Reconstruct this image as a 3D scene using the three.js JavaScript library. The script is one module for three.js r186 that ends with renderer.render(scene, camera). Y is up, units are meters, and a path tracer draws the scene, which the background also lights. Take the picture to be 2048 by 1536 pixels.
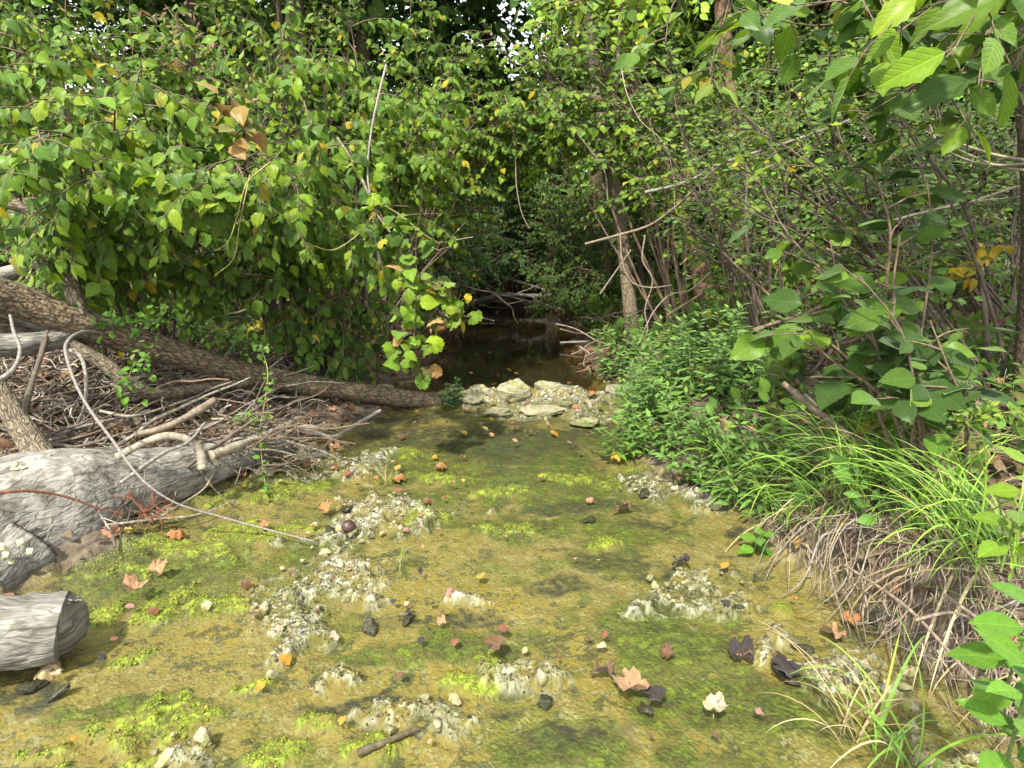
import * as THREE from 'three';
import { mergeGeometries } from 'three/addons/utils/BufferGeometryUtils.js';

// ---------------------------------------------------------------- camera, sky, sun, exposure
const scene = new THREE.Scene();
const camera = new THREE.PerspectiveCamera(70, 1024 / 768, 0.05, 400);
const EYE = new THREE.Vector3(0, 1.4, 0), PITCH = Math.atan(288 / 1097);
camera.position.copy(EYE);
camera.rotation.set(-PITCH, 0, 0);
scene.add(camera);
const renderer = new THREE.WebGLRenderer({ antialias: true });
renderer.setSize(1024, 768);
renderer.toneMapping = THREE.LinearToneMapping;
renderer.toneMappingExposure = 2.55;
renderer.shadowMap.enabled = true;
renderer.shadowMap.type = THREE.PCFSoftShadowMap;
const SUN_DIR = new THREE.Vector3(-0.22, 0.82, 0.50).normalize();
const sun = new THREE.DirectionalLight(new THREE.Color().setRGB(1, 0.95, 0.82), 3.9);
sun.position.copy(SUN_DIR).multiplyScalar(30).add(new THREE.Vector3(0, 0, -6));
sun.target.position.set(0, 0, -6);
sun.castShadow = true;
sun.shadow.mapSize.set(4096, 4096);
Object.assign(sun.shadow.camera, { left: -22, right: 22, top: 22, bottom: -22, near: 1, far: 70 });
sun.shadow.radius = 5;
sun.shadow.bias = -0.0005;
scene.add(sun, sun.target);
{ // hazy bright summer sky, brightest near the horizon and round the sun
  const W = 512, H = 256, d = new Float32Array(W * H * 4);
  for (let j = 0; j < H; j++) for (let i = 0; i < W; i++) {
    const el = ((j + 0.5) / H - 0.5) * Math.PI, az = ((i + 0.5) / W - 0.5) * 2 * Math.PI;
    const v = new THREE.Vector3(Math.cos(el) * Math.cos(az), Math.sin(el), Math.cos(el) * Math.sin(az));
    const up = Math.max(0, v.y), t = Math.pow(up, 0.55), glow = Math.pow(Math.max(0, v.dot(SUN_DIR)), 6) * 0.5;
    const k = (j * W + i) * 4;
    d[k] = 1.42 * (1 - t) + 1.02 * t + glow; d[k + 1] = 1.43 * (1 - t) + 1.10 * t + glow * 0.97; d[k + 2] = 1.42 * (1 - t) + 1.20 * t + glow * 0.9; d[k + 3] = 1;
  }
  const sky = new THREE.DataTexture(d, W, H, THREE.RGBAFormat, THREE.FloatType);
  sky.mapping = THREE.EquirectangularReflectionMapping; sky.magFilter = sky.minFilter = THREE.LinearFilter; sky.needsUpdate = true;
  scene.background = sky; scene.environment = sky;
}

// ---------------------------------------------------------------- helpers
const V = (x, y, z) => new THREE.Vector3(x, y, z);
function rng(seed) { let a = seed >>> 0; return () => { a = (a + 0x6D2B79F5) | 0; let t = Math.imul(a ^ (a >>> 15), 1 | a); t = (t + Math.imul(t ^ (t >>> 7), 61 | t)) ^ t; return ((t ^ (t >>> 14)) >>> 0) / 4294967296; }; }
const lerp = (a, b, t) => a + (b - a) * t, clamp = (x, a = 0, b = 1) => x < a ? a : x > b ? b : x;
const sstep = (a, b, x) => { const t = clamp((x - a) / (b - a)); return t * t * (3 - 2 * t); };
function hash2(x, y, s) { let h = Math.imul(x | 0, 374761393) ^ Math.imul(y | 0, 668265263) ^ Math.imul(s | 0, 1442695041); h = Math.imul(h ^ (h >>> 13), 1274126177); return ((h ^ (h >>> 16)) >>> 0) / 4294967296; }
function vnoise(x, y, s = 0, px = 0, py = 0) { // value noise, -1..1, periodic when px/py are given
  let xi = Math.floor(x), yi = Math.floor(y); const fx = x - xi, fy = y - yi;
  let x1 = xi + 1, y1 = yi + 1;
  if (px) { xi = ((xi % px) + px) % px; x1 = ((x1 % px) + px) % px; }
  if (py) { yi = ((yi % py) + py) % py; y1 = ((y1 % py) + py) % py; }
  const u = fx * fx * (3 - 2 * fx), v = fy * fy * (3 - 2 * fy);
  const a = hash2(xi, yi, s), b = hash2(x1, yi, s), c = hash2(xi, y1, s), e = hash2(x1, y1, s);
  return (a + (b - a) * u + (c - a) * v + (a - b - c + e) * u * v) * 2 - 1;
}
function fbm(x, y, s = 0, oct = 4, px = 0, py = 0) { let a = 0, w = 0.5, t = 0; for (let o = 0; o < oct; o++) { a += w * vnoise(x, y, s + o * 17, px, py); t += w; w *= 0.5; x *= 2; y *= 2; px *= 2; py *= 2; } return a / t; }
function worley(x, y, s, px = 0, py = 0) { const xi = Math.floor(x), yi = Math.floor(y); let best = 9, id = 0; for (let j = -1; j <= 1; j++) for (let i = -1; i <= 1; i++) { let cx = xi + i, cy = yi + j; const hx = px ? ((cx % px) + px) % px : cx, hy = py ? ((cy % py) + py) % py : cy; const dx = cx + hash2(hx, hy, s) - x, dy = cy + hash2(hx, hy, s + 7) - y, q = dx * dx + dy * dy; if (q < best) { best = q; id = hash2(hx, hy, s + 13); } } return [Math.sqrt(best), id]; }
function noise3(x, y, z, s = 0) { return (vnoise(x + z * 0.71, y - z * 0.37, s) + vnoise(y + x * 0.33 + 11, z - x * 0.42, s + 5) + vnoise(z + y * 0.53 + 5, x + 7 - y * 0.29, s + 9)) / 1.8; }

const COSP = Math.cos(PITCH), SINP = Math.sin(PITCH);
// a place in the glade from the bearing and depth measured on the photograph
function ray(u, v) { const xc = (u - 1024) / 1097, yc = (768 - v) / 1097; return V(xc, yc * COSP - SINP, -(COSP + yc * SINP)); }
function at(u, v, depth) { return ray(u, v).multiplyScalar(depth).add(EYE); }
function onPlane(u, v, y = 0) { const r = ray(u, v); return r.multiplyScalar((y - EYE.y) / r.y).add(EYE); }
function project(p) { const q = p.clone().sub(EYE); const zz = -q.z * COSP - q.y * SINP; return [1024 + 1097 * q.x / zz, 768 - 1097 * (q.y * COSP - q.z * SINP) / zz, zz]; }
function inView(p, m = 60) { const [u, v, z] = project(p); return z > 0.2 && u > -m && u < 2048 + m && v > -m && v < 1536 + m; }

const used = new Map();
function numbered(n) { const k = used.get(n) || 0; used.set(n, k + 1); return k ? `${n}_${String(k).padStart(3, '0')}` : n; }
function tag(o, label, category, group, kind) { o.userData = {}; if (label) o.userData.label = label; if (category) o.userData.category = category; if (group) o.userData.group = group; if (kind) o.userData.kind = kind; return o; }
function part(name, geo, mat, parent) { const m = new THREE.Mesh(geo, mat); m.name = name; m.castShadow = m.receiveShadow = true; parent.add(m); return m; }
function top(name, geo, mat, label, category, group, kind) { const m = new THREE.Mesh(geo, mat); m.name = numbered(name); m.castShadow = m.receiveShadow = true; tag(m, label, category, group, kind); scene.add(m); return m; }
function root(name, pos, label, category, group) { const g = new THREE.Group(); g.name = numbered(name); g.position.copy(pos); tag(g, label, category, group); scene.add(g); return g; }
function inst(name, geo, mat, mats, cols, parent, kind = 'stuff') { const m = new THREE.InstancedMesh(geo, mat, mats.length); m.name = name; m.castShadow = m.receiveShadow = true; const c = new THREE.Color(); mats.forEach((x, i) => { m.setMatrixAt(i, x); if (cols) { c.setRGB(...cols[i]); m.setColorAt(i, c); } }); m.userData.kind = kind; parent.add(m); return m; }

// ---------------------------------------------------------------- textures (tileable, reflect matter only)
function tex(size, fn, { srgb = true, h = size } = {}) {
  const d = new Uint8Array(size * h * 4);
  for (let j = 0; j < h; j++) for (let i = 0; i < size; i++) { const c = fn((i + 0.5) / size, (j + 0.5) / h), k = (j * size + i) * 4; if (typeof c === 'number') d[k] = d[k + 1] = d[k + 2] = clamp(c) * 255; else { d[k] = clamp(c[0]) * 255; d[k + 1] = clamp(c[1]) * 255; d[k + 2] = clamp(c[2]) * 255; } d[k + 3] = 255; }
  const t = new THREE.DataTexture(d, size, h); t.wrapS = t.wrapT = THREE.RepeatWrapping; t.magFilter = THREE.LinearFilter; t.minFilter = THREE.LinearMipmapLinearFilter; t.generateMipmaps = true; if (srgb) t.colorSpace = THREE.SRGBColorSpace; t.needsUpdate = true; return t;
}
function rep(t, x, y = x) { const c = t.clone(); c.repeat.set(x, y); c.needsUpdate = true; return c; }
// u runs round the stem, v along it; both in metres, the tile is 0.4 m
function crack(x, y, s, px, py) { const xi = Math.floor(x), yi = Math.floor(y); let a = 9, b = 9; for (let j = -1; j <= 1; j++) for (let i = -1; i <= 1; i++) { const cx = xi + i, cy = yi + j, hx = ((cx % px) + px) % px, hy = ((cy % py) + py) % py, dx = cx + hash2(hx, hy, s) - x, dy = cy + hash2(hx, hy, s + 7) - y, q = Math.hypot(dx, dy); if (q < a) { b = a; a = q; } else if (q < b) b = q; } return b - a; }
const barkH = (u, v) => { const w = fbm(u * 9, v * 7, 3, 3, 9, 7) * 0.05, w2 = fbm(u * 11, v * 9, 4, 3, 11, 9) * 0.06; const a = crack((u + w) * 18, (v + w2) * 5, 5, 18, 5), b = crack((u + w) * 34, (v + w2) * 11, 8, 34, 11); return clamp(sstep(0.0, 0.42, a) * 0.6 + sstep(0, 0.35, b) * 0.25 + 0.18 * fbm(u * 30, v * 16, 9, 3, 30, 16)); };
const T_bark = tex(384, (u, v) => { const h = barkH(u, v), n = fbm(u * 30, v * 30, 21, 3, 30, 30); const l = sstep(0.25, 0.6, fbm(u * 5, v * 5, 31, 4, 5, 5)); return [0.36 + 0.40 * h + 0.10 * n + 0.05 * l, 0.33 + 0.37 * h + 0.10 * n + 0.07 * l, 0.28 + 0.33 * h + 0.09 * n + 0.04 * l]; });
const T_barkH = tex(384, (u, v) => barkH(u, v) * 0.85 + 0.1 * fbm(u * 40, v * 40, 9, 2, 40, 40), { srgb: false });
const logH = (u, v) => { const w = fbm(u * 7, v * 5, 143, 3, 7, 5) * .06; const a = crack((u + w) * 12, (v + w) * 4, 145, 12, 4), st = fbm((u + w) * 46, v * 7, 147, 3, 46, 7), b = fbm(u * 22, v * 14, 149, 3, 22, 14); return clamp(.5 + .17 * st + .34 * b + .20 * (sstep(0, .13, a) - .6)); };
const T_log = tex(512, (u, v) => { const h = logH(u, v), l = sstep(.05, .4, fbm(u * 5, v * 5, 151, 4, 5, 5)), k = sstep(.2, .45, fbm(u * 8, v * 6, 153, 4, 8, 6)), g = .44 + .36 * h + .13 * l - .17 * k; return [g, g * (.985 - .02 * k), g * (.94 - .05 * k)]; });
const T_logH = tex(512, logH, { srgb: false });
const woodH = (u, v) => { const w = fbm(u * 4, v * 3, 41, 3, 4, 3) * 0.12; const a = fbm((u + w) * 40, v * 3, 43, 3, 40, 3); const c = Math.abs(fbm((u + w) * 16, v * 2, 47, 2, 16, 2)); return clamp(0.55 + 0.32 * a - 0.45 * (1 - sstep(0, 0.1, c))); };
const T_wood = tex(384, (u, v) => { const h = woodH(u, v), n = fbm(u * 24, v * 24, 51, 3, 24, 24), p = sstep(0.1, 0.45, fbm(u * 6, v * 6, 53, 4, 6, 6)); const g = 0.52 + 0.33 * h + 0.09 * n + 0.10 * p; return [g, g * (0.975 - 0.01 * p), g * (0.93 - 0.03 * (1 - p))]; });
const T_woodH = tex(384, (u, v) => woodH(u, v), { srgb: false });
const T_twig = tex(128, (u, v) => { const n = fbm(u * 8, v * 30, 61, 3, 8, 30), q = sstep(0.5, 0.62, fbm(u * 5, v * 12, 63, 2, 5, 12)); const g = 0.72 + 0.18 * n + 0.1 * q; return [g, g * 0.98, g * 0.95]; });
const T_stone = tex(512, (u, v) => { const n = fbm(u * 10, v * 10, 71, 5, 10, 10), p = worley(u * 40, v * 40, 73, 40, 40)[0], m = sstep(0.12, 0.4, fbm(u * 6, v * 6, 77, 4, 6, 6)), k = sstep(0.2, 0.45, fbm(u * 14, v * 14, 79, 3, 14, 14)); const g = 0.76 + 0.13 * n - 0.34 * (1 - sstep(0.08, 0.3, p)); return [g * (1 - 0.13 * m) - 0.22 * k, g * (0.97 - 0.07 * m) - 0.2 * k, g * (0.86 - 0.3 * m) - 0.22 * k]; });
const T_stoneH = tex(512, (u, v) => { const p = worley(u * 40, v * 40, 73, 40, 40)[0], q = worley(u * 14, v * 14, 75, 14, 14)[0]; return 0.35 + 0.3 * fbm(u * 16, v * 16, 71, 4, 16, 16) + 0.25 * sstep(0.05, 0.5, p) + 0.2 * q; }, { srgb: false });
const T_grain = tex(512, (u, v) => 0.5 + 0.3 * fbm(u * 60, v * 60, 81, 3, 60, 60) + 0.3 * fbm(u * 10, v * 10, 83, 3, 10, 10), { srgb: false });
const T_soil = tex(512, (u, v) => { const n = fbm(u * 22, v * 22, 91, 5, 22, 22), l = worley(u * 30, v * 30, 93, 30, 30), k = l[1]; const g = 0.62 + 0.2 * n + 0.22 * (k - 0.5); return [g * 1.05, g * (0.93 + 0.1 * (k - 0.5)), g * 0.8]; });
const T_leaf = tex(64, (u, v) => { const x = Math.abs(u - 0.5) * 2, mid = 1 - sstep(0.02, 0.07, x); const s = v * 7 - x * 2.2, f = Math.abs(s - Math.round(s)); const vein = (1 - sstep(0.03, 0.1, f)) * (x < 0.95 ? 1 : 0); const n = fbm(u * 6, v * 12, 97, 3, 6, 12); const g = 0.86 + 0.07 * n + 0.1 * Math.max(mid, vein * 0.55); return [g + 0.05 * mid, g, g * 0.92]; }, { h: 128 });
const T_leafH = tex(64, (u, v) => { const x = Math.abs(u - 0.5) * 2, mid = 1 - sstep(0.02, 0.1, x); const s = v * 7 - x * 2.2, f = Math.abs(s - Math.round(s)); return 0.8 - 0.5 * Math.max(mid, (1 - sstep(0.03, 0.16, f)) * 0.8); }, { h: 128, srgb: false });
const T_dry = tex(128, (u, v) => { const x = Math.abs(u - 0.5) * 2, mid = 1 - sstep(0.02, 0.06, x); const s = v * 6 - x * 2, f = Math.abs(s - Math.round(s)); const n = fbm(u * 7, v * 7, 101, 4, 7, 7), k = sstep(0.25, 0.5, fbm(u * 9, v * 9, 103, 3, 9, 9)); const g = 0.82 + 0.16 * n + 0.08 * Math.max(mid, 1 - sstep(0.04, 0.1, f)) - 0.28 * k; return [g, g * 0.96, g * 0.92]; });
const T_ripple = tex(512, (u, v) => { const w = fbm(u * 4, v * 4, 111, 3, 4, 4) * 0.25; return 0.5 + 0.3 * fbm((u + w * 0.3) * 9, (v + w) * 14, 113, 3, 9, 14) + 0.12 * fbm(u * 34, v * 40, 117, 2, 34, 40); }, { srgb: false });

// ---------------------------------------------------------------- materials
const C = (r, g, b) => new THREE.Color().setRGB(r, g, b);
const std = o => new THREE.MeshStandardMaterial(o), phy = o => new THREE.MeshPhysicalMaterial(o);
const TILE = 2.5; // 1 / 0.4 m
const M = {
  brownBark: std({ color: C(0.46, 0.40, 0.32), map: rep(T_bark, TILE), bumpMap: rep(T_barkH, TILE), bumpScale: 0.014, roughness: 0.92 }),
  greyBark: std({ color: C(0.44, 0.41, 0.36), map: rep(T_bark, TILE * 1.3), bumpMap: rep(T_barkH, TILE * 1.3), bumpScale: 0.008, roughness: 0.9 }),
  cedarBark: std({ color: C(0.33, 0.20, 0.14), map: rep(T_wood, TILE), bumpMap: rep(T_woodH, TILE), bumpScale: 0.018, roughness: 0.95 }),
  darkBark: std({ color: C(0.30, 0.25, 0.20), map: rep(T_bark, TILE * 1.5), bumpMap: rep(T_barkH, TILE * 1.5), bumpScale: 0.006, roughness: 0.9 }),
  weathered: std({ color: C(0.42, 0.40, 0.37), map: rep(T_log, TILE * 1.5, TILE * .8), bumpMap: rep(T_logH, TILE * 1.5, TILE * .8), bumpScale: 0.010, roughness: 0.88 }),
  log: std({ color: C(0.46, 0.44, 0.415), map: rep(T_log, TILE), bumpMap: rep(T_logH, TILE), bumpScale: 0.013, roughness: 0.92 }),
  paleStick: std({ color: C(0.44, 0.39, 0.31), map: rep(T_twig, 6, 4), roughness: 0.8 }),
  greyStick: std({ color: C(0.36, 0.33, 0.30), map: rep(T_twig, 6, 4), roughness: 0.8 }),
  lilacStick: std({ color: C(0.33, 0.30, 0.29), map: rep(T_twig, 8, 5), roughness: 0.7 }),
  brownStick: std({ color: C(0.24, 0.17, 0.115), map: rep(T_twig, 6, 4), roughness: 0.85 }),
  darkStick: std({ color: C(0.17, 0.135, 0.10), map: rep(T_twig, 6, 4), roughness: 0.85 }),
  tanVine: std({ color: C(0.34, 0.27, 0.20), map: rep(T_twig, 6, 4), roughness: 0.8 }),
  greenStem: std({ color: C(0.22, 0.30, 0.08), map: rep(T_twig, 6, 4), roughness: 0.7 }),
  yellowStem: std({ color: C(0.42, 0.40, 0.12), map: rep(T_twig, 6, 4), roughness: 0.7 }),
  redRoot: std({ color: C(0.30, 0.115, 0.06), map: rep(T_twig, 6, 4), roughness: 0.8 }),
  endGrain: std({ color: C(0.40, 0.37, 0.33), map: rep(T_log, 3, 1.2), bumpMap: rep(T_logH, 3, 1.2), bumpScale: 0.02, roughness: 0.9 }),
  stone: std({ color: C(0.54, 0.52, 0.46), map: rep(T_stone, 2), bumpMap: rep(T_stoneH, 2), bumpScale: 0.005, roughness: 0.85 }),
  stoneB: std({ color: C(0.40, 0.38, 0.33), map: rep(T_stone, 4), bumpMap: rep(T_stoneH, 4), bumpScale: 0.0025, roughness: 0.8 }),
  stoneWet: std({ color: C(0.30, 0.29, 0.22), map: rep(T_stone, 3), bumpMap: rep(T_stoneH, 3), bumpScale: 0.0035, roughness: 0.4 }),
  cobble: std({ color: C(0.58, 0.55, 0.47), map: rep(T_stone, .14), bumpMap: rep(T_stoneH, .14), bumpScale: 0.0015, roughness: 0.8 }),
  cobbleB: std({ color: C(0.36, 0.34, 0.29), map: rep(T_stone, .2), bumpMap: rep(T_stoneH, .2), bumpScale: 0.0012, roughness: 0.7 }),
  darkWet: std({ color: C(0.06, 0.055, 0.05), map: rep(T_stone, .3), bumpMap: rep(T_stoneH, .2), bumpScale: 0.003, roughness: 0.42 }),
  shell: std({ color: C(0.10, 0.05, 0.04), map: rep(T_twig, 10, 20), roughness: 0.45 }),
  lichen: std({ color: C(0.66, 0.66, 0.62), map: rep(T_stone, .3), bumpMap: rep(T_stoneH, .3), bumpScale: 0.001, roughness: 0.95 }),
  algae: phy({ color: C(1, 1, 1), roughness: 0.42, specularIntensity: 0.8 }),
  pebble: std({ color: C(1, 1, 1), map: rep(T_stone, 1), roughness: 0.7 }),
};
function leafMat(r, g, b, { trans = 0.42, rough = 1, coat = 0.13, cr = 0.3, vein = true, bump = 0.0025 } = {}) { return phy({ color: C(r, g, b), map: vein ? T_leaf : null, bumpMap: vein ? T_leafH : null, bumpScale: bump, roughness: rough, specularIntensity: .3, transmission: trans, thickness: 0, clearcoat: coat, clearcoatRoughness: cr, side: THREE.DoubleSide }); }
const white = leafMat(1, 1, 1);
const whitePlain = std({ color: C(1, 1, 1), roughness: .8, side: THREE.DoubleSide });
const dryWhite = phy({ color: C(1, 1, 1), map: T_dry, roughness: 1, transmission: 0.12, thickness: 0, side: THREE.DoubleSide });
const tintCache = new Map();
function tintMat(c, dry = false) { const k = c.map(x => x.toFixed(3)).join() + dry; if (!tintCache.has(k)) { const m = (dry ? dryWhite : white).clone(); m.color.setRGB(...c); tintCache.set(k, m); } return tintCache.get(k); }
// leaf colours, linear
const PAL = {
  bright: [[0.201, 0.331, 0.017], [0.170, 0.292, 0.017], [0.231, 0.358, 0.019], [0.146, 0.259, 0.019], [0.262, 0.375, 0.019], [0.128, 0.232, 0.022], [0.213, 0.319, 0.045], [0.189, 0.314, 0.018], [0.244, 0.342, 0.019], [0.159, 0.276, 0.025], [0.207, 0.342, 0.017], [0.549, 0.441, 0.022]],
  mid: [[0.095, 0.200, 0.017], [0.117, 0.231, 0.018], [0.085, 0.173, 0.018], [0.138, 0.252, 0.019], [0.074, 0.158, 0.021], [0.101, 0.210, 0.028], [0.159, 0.268, 0.019], [0.090, 0.184, 0.019], [0.106, 0.215, 0.017], [0.127, 0.236, 0.022], [0.080, 0.163, 0.022], [0.111, 0.221, 0.025], [0.350, 0.330, 0.030]],
  deep: [[0.045, 0.103, 0.014], [0.053, 0.118, 0.015], [0.038, 0.086, 0.013], [0.066, 0.134, 0.015], [0.047, 0.101, 0.018], [0.072, 0.145, 0.015]],
  privet: [[.085, .185, .050], [.100, .210, .055], [.075, .165, .045], [.115, .230, .058], [.090, .195, .045]],
  herb: [[0.180, 0.357, 0.075], [0.154, 0.315, 0.064], [0.212, 0.399, 0.083], [0.133, 0.273, 0.060], [0.233, 0.420, 0.075]],
  lime: [[0.201, 0.347, 0.019], [0.170, 0.304, 0.019], [0.233, 0.367, 0.022], [0.265, 0.378, 0.022], [0.148, 0.273, 0.022]],
  fresh: [[0.138, 0.304, 0.025], [0.117, 0.263, 0.025], [0.170, 0.347, 0.028], [0.095, 0.221, 0.025]],
  olive: [[0.106, 0.147, 0.025], [0.127, 0.163, 0.028], [0.090, 0.126, 0.025], [0.159, 0.168, 0.045], [0.180, 0.158, 0.053]],
};

// ---------------------------------------------------------------- geometry makers
function curve(pts, n) { const c = new THREE.CatmullRomCurve3(pts, false, 'centripetal'); return c.getPoints(n); }
function tubeGeo(pts, radii, sides = 6, { rough = 0, freq = 6, seed = 1, cap = true, fine = 0 } = {}) {
  const n = pts.length, pos = [], uv = [], idx = [];
  let nrm = V(0, 1, 0), T = pts[1].clone().sub(pts[0]).normalize();
  if (Math.abs(T.y) > 0.9) nrm = V(1, 0, 0);
  nrm.sub(T.clone().multiplyScalar(nrm.dot(T))).normalize();
  let len = 0; const rm = radii.reduce((a, b) => a + b, 0) / n;
  for (let i = 0; i < n; i++) {
    T = pts[Math.min(i + 1, n - 1)].clone().sub(pts[Math.max(i - 1, 0)]).normalize();
    nrm.sub(T.clone().multiplyScalar(nrm.dot(T))).normalize();
    const bn = T.clone().cross(nrm);
    if (i) len += pts[i].distanceTo(pts[i - 1]);
    for (let k = 0; k <= sides; k++) {
      const a = (k % sides) / sides * Math.PI * 2, ca = Math.cos(a), sa = Math.sin(a);
      let r = radii[i];
      if (rough) r *= 1 + rough * noise3(ca * 1.3 + seed, sa * 1.3, len * freq, seed) + fine * noise3(ca * 4 + seed, sa * 4, len * freq * 4, seed + 3);
      const q = pts[i]; pos.push(q.x + (nrm.x * ca + bn.x * sa) * r, q.y + (nrm.y * ca + bn.y * sa) * r, q.z + (nrm.z * ca + bn.z * sa) * r);
      uv.push(k / sides * Math.PI * 2 * rm, len);
      if (i && k < sides) { const b = i * (sides + 1) + k, p = b - sides - 1; idx.push(p, b, p + 1, p + 1, b, b + 1); }
    }
  }
  if (cap) for (const e of [0, n - 1]) { const c = pos.length / 3; pos.push(pts[e].x, pts[e].y, pts[e].z); uv.push(0, e ? len : 0); for (let k = 0; k < sides; k++) { const b = e * (sides + 1) + k; e ? idx.push(b, c, b + 1) : idx.push(c, b, b + 1); } }
  const g = new THREE.BufferGeometry(); g.setAttribute('position', new THREE.Float32BufferAttribute(pos, 3)); g.setAttribute('uv', new THREE.Float32BufferAttribute(uv, 2)); g.setIndex(idx); g.computeVertexNormals();
  const N = g.attributes.normal; for (let i = 0; i < n; i++) { const a = i * (sides + 1), b = a + sides; const m = V(N.getX(a) + N.getX(b), N.getY(a) + N.getY(b), N.getZ(a) + N.getZ(b)).normalize(); N.setXYZ(a, m.x, m.y, m.z); N.setXYZ(b, m.x, m.y, m.z); }
  return g;
}
const taper = (n, a, b, p = 1) => Array.from({ length: n }, (_, i) => lerp(a, b, Math.pow(i / (n - 1), p)));
// a leaf: length along +y from the stalk, width along x, upper face +z
function leafGeo({ w = 0.33, belly = 0.4, tip = 1, heart = 0, serr = 0, fold = 0.25, curl = 0.15, twist = 0, rows = 7, stalk = 0.12 } = {}) {
  const pos = [], uv = [], idx = []; let n = 0;
  const P = (x, y, z, u, v) => { pos.push(x, y, z); uv.push(u, v); return n++; };
  const bend = y => -curl * y * y;
  for (let i = 0; i <= rows; i++) {
    const t = i / rows; let hw = Math.pow(Math.sin(Math.PI * Math.pow(t, Math.log(0.5) / Math.log(belly))), 0.85) * w; hw = Math.max(hw * (t > belly ? Math.pow(1 - (t - belly) / (1 - belly), 0.18 * tip) : 1), i === 0 || i === rows ? 0.006 : 0.01);
    if (serr && i && i < rows) hw *= i % 2 ? 1 + serr : 1 - serr;
    const back = heart * Math.max(0, 1 - t * 3.2); // lobes reach back beside the stalk
    const a = twist * (t - 0.3), y = stalk + t * (1 - stalk), z = bend(y);
    const ca = Math.cos(a), sa = Math.sin(a), wav = rows > 6 ? .05 * Math.sin(t * 9 + fold * 20) * w : 0;
    for (const k of [-1, -.5, 0, .5, 1]) { const L = hw * k, q = Math.abs(k); P(L * ca, y - back * q + (k ? .05 * q * w : 0), z + fold * hw * Math.pow(q, .75) * (1 - .35 * q * q) + L * sa * .6 + wav * q * k, .5 + .5 * L / w, t); }
    if (i) { const b = i * 5, p = b - 5; for (let c = 0; c < 4; c++) idx.push(p + c, p + c + 1, b + c, p + c + 1, b + c + 1, b + c); }
  }
  const s0 = P(-0.008, 0, 0, 0.5, 0), s1 = P(0.008, 0, 0, 0.5, 0); idx.push(s0, s1, 2);
  const g = new THREE.BufferGeometry(); g.setAttribute('position', new THREE.Float32BufferAttribute(pos, 3)); g.setAttribute('uv', new THREE.Float32BufferAttribute(uv, 2)); g.setIndex(idx); g.computeVertexNormals(); return g;
}
// a lobed leaf, outline given by radius over angle, fanned in two rings and crumpled
function lobedGeo(lobes, depth, { crumple = 0.12, seed = 1, curl = 0.2, tooth = 0.05 } = {}) {
  const K = lobes * 8, pos = [0, 0.32, 0], uv = [0.5, 0.32], idx = [];
  for (let ring = 1; ring <= 2; ring++) for (let k = 0; k < K; k++) {
    const a = k / K * Math.PI * 2 - Math.PI / 2; const l = Math.abs(Math.cos((a + Math.PI / 2) * lobes / 2));
    let r = 0.5 * (1 - depth * Math.pow(l, 2.6)) * (1 - .12 * Math.pow(1 - l, 2)) * (1 + tooth * ((k % 2) * 2 - 1)) * (0.8 + 0.3 * Math.sin(a * 0.5 + 1.2) ** 2); if (Math.sin(a) < -0.93) r *= 0.35;
    r *= ring / 2; const x = Math.cos(a) * r, y = 0.32 + Math.sin(a) * r * 1.05;
    const z = crumple * noise3(x * 5 + seed * 3.1, y * 5, seed, seed) * ring / 2 + curl * r * r * 2;
    pos.push(x, y, z); uv.push(0.5 + x, y + 0.1);
  }
  for (let k = 0; k < K; k++) { const n = (k + 1) % K; idx.push(0, 1 + k, 1 + n, 1 + k, 1 + K + k, 1 + n, 1 + n, 1 + K + k, 1 + K + n); }
  const b = pos.length / 3; pos.push(-0.008, 0.1, 0, 0.008, 0.1, 0, 0, -0.28, 0.05); uv.push(0.5, 0, 0.5, 0, 0.5, 0); idx.push(b, b + 1, b + 2);
  const g = new THREE.BufferGeometry(); g.setAttribute('position', new THREE.Float32BufferAttribute(pos, 3)); g.setAttribute('uv', new THREE.Float32BufferAttribute(uv, 2)); g.setIndex(idx); g.computeVertexNormals(); return g;
}
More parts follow.
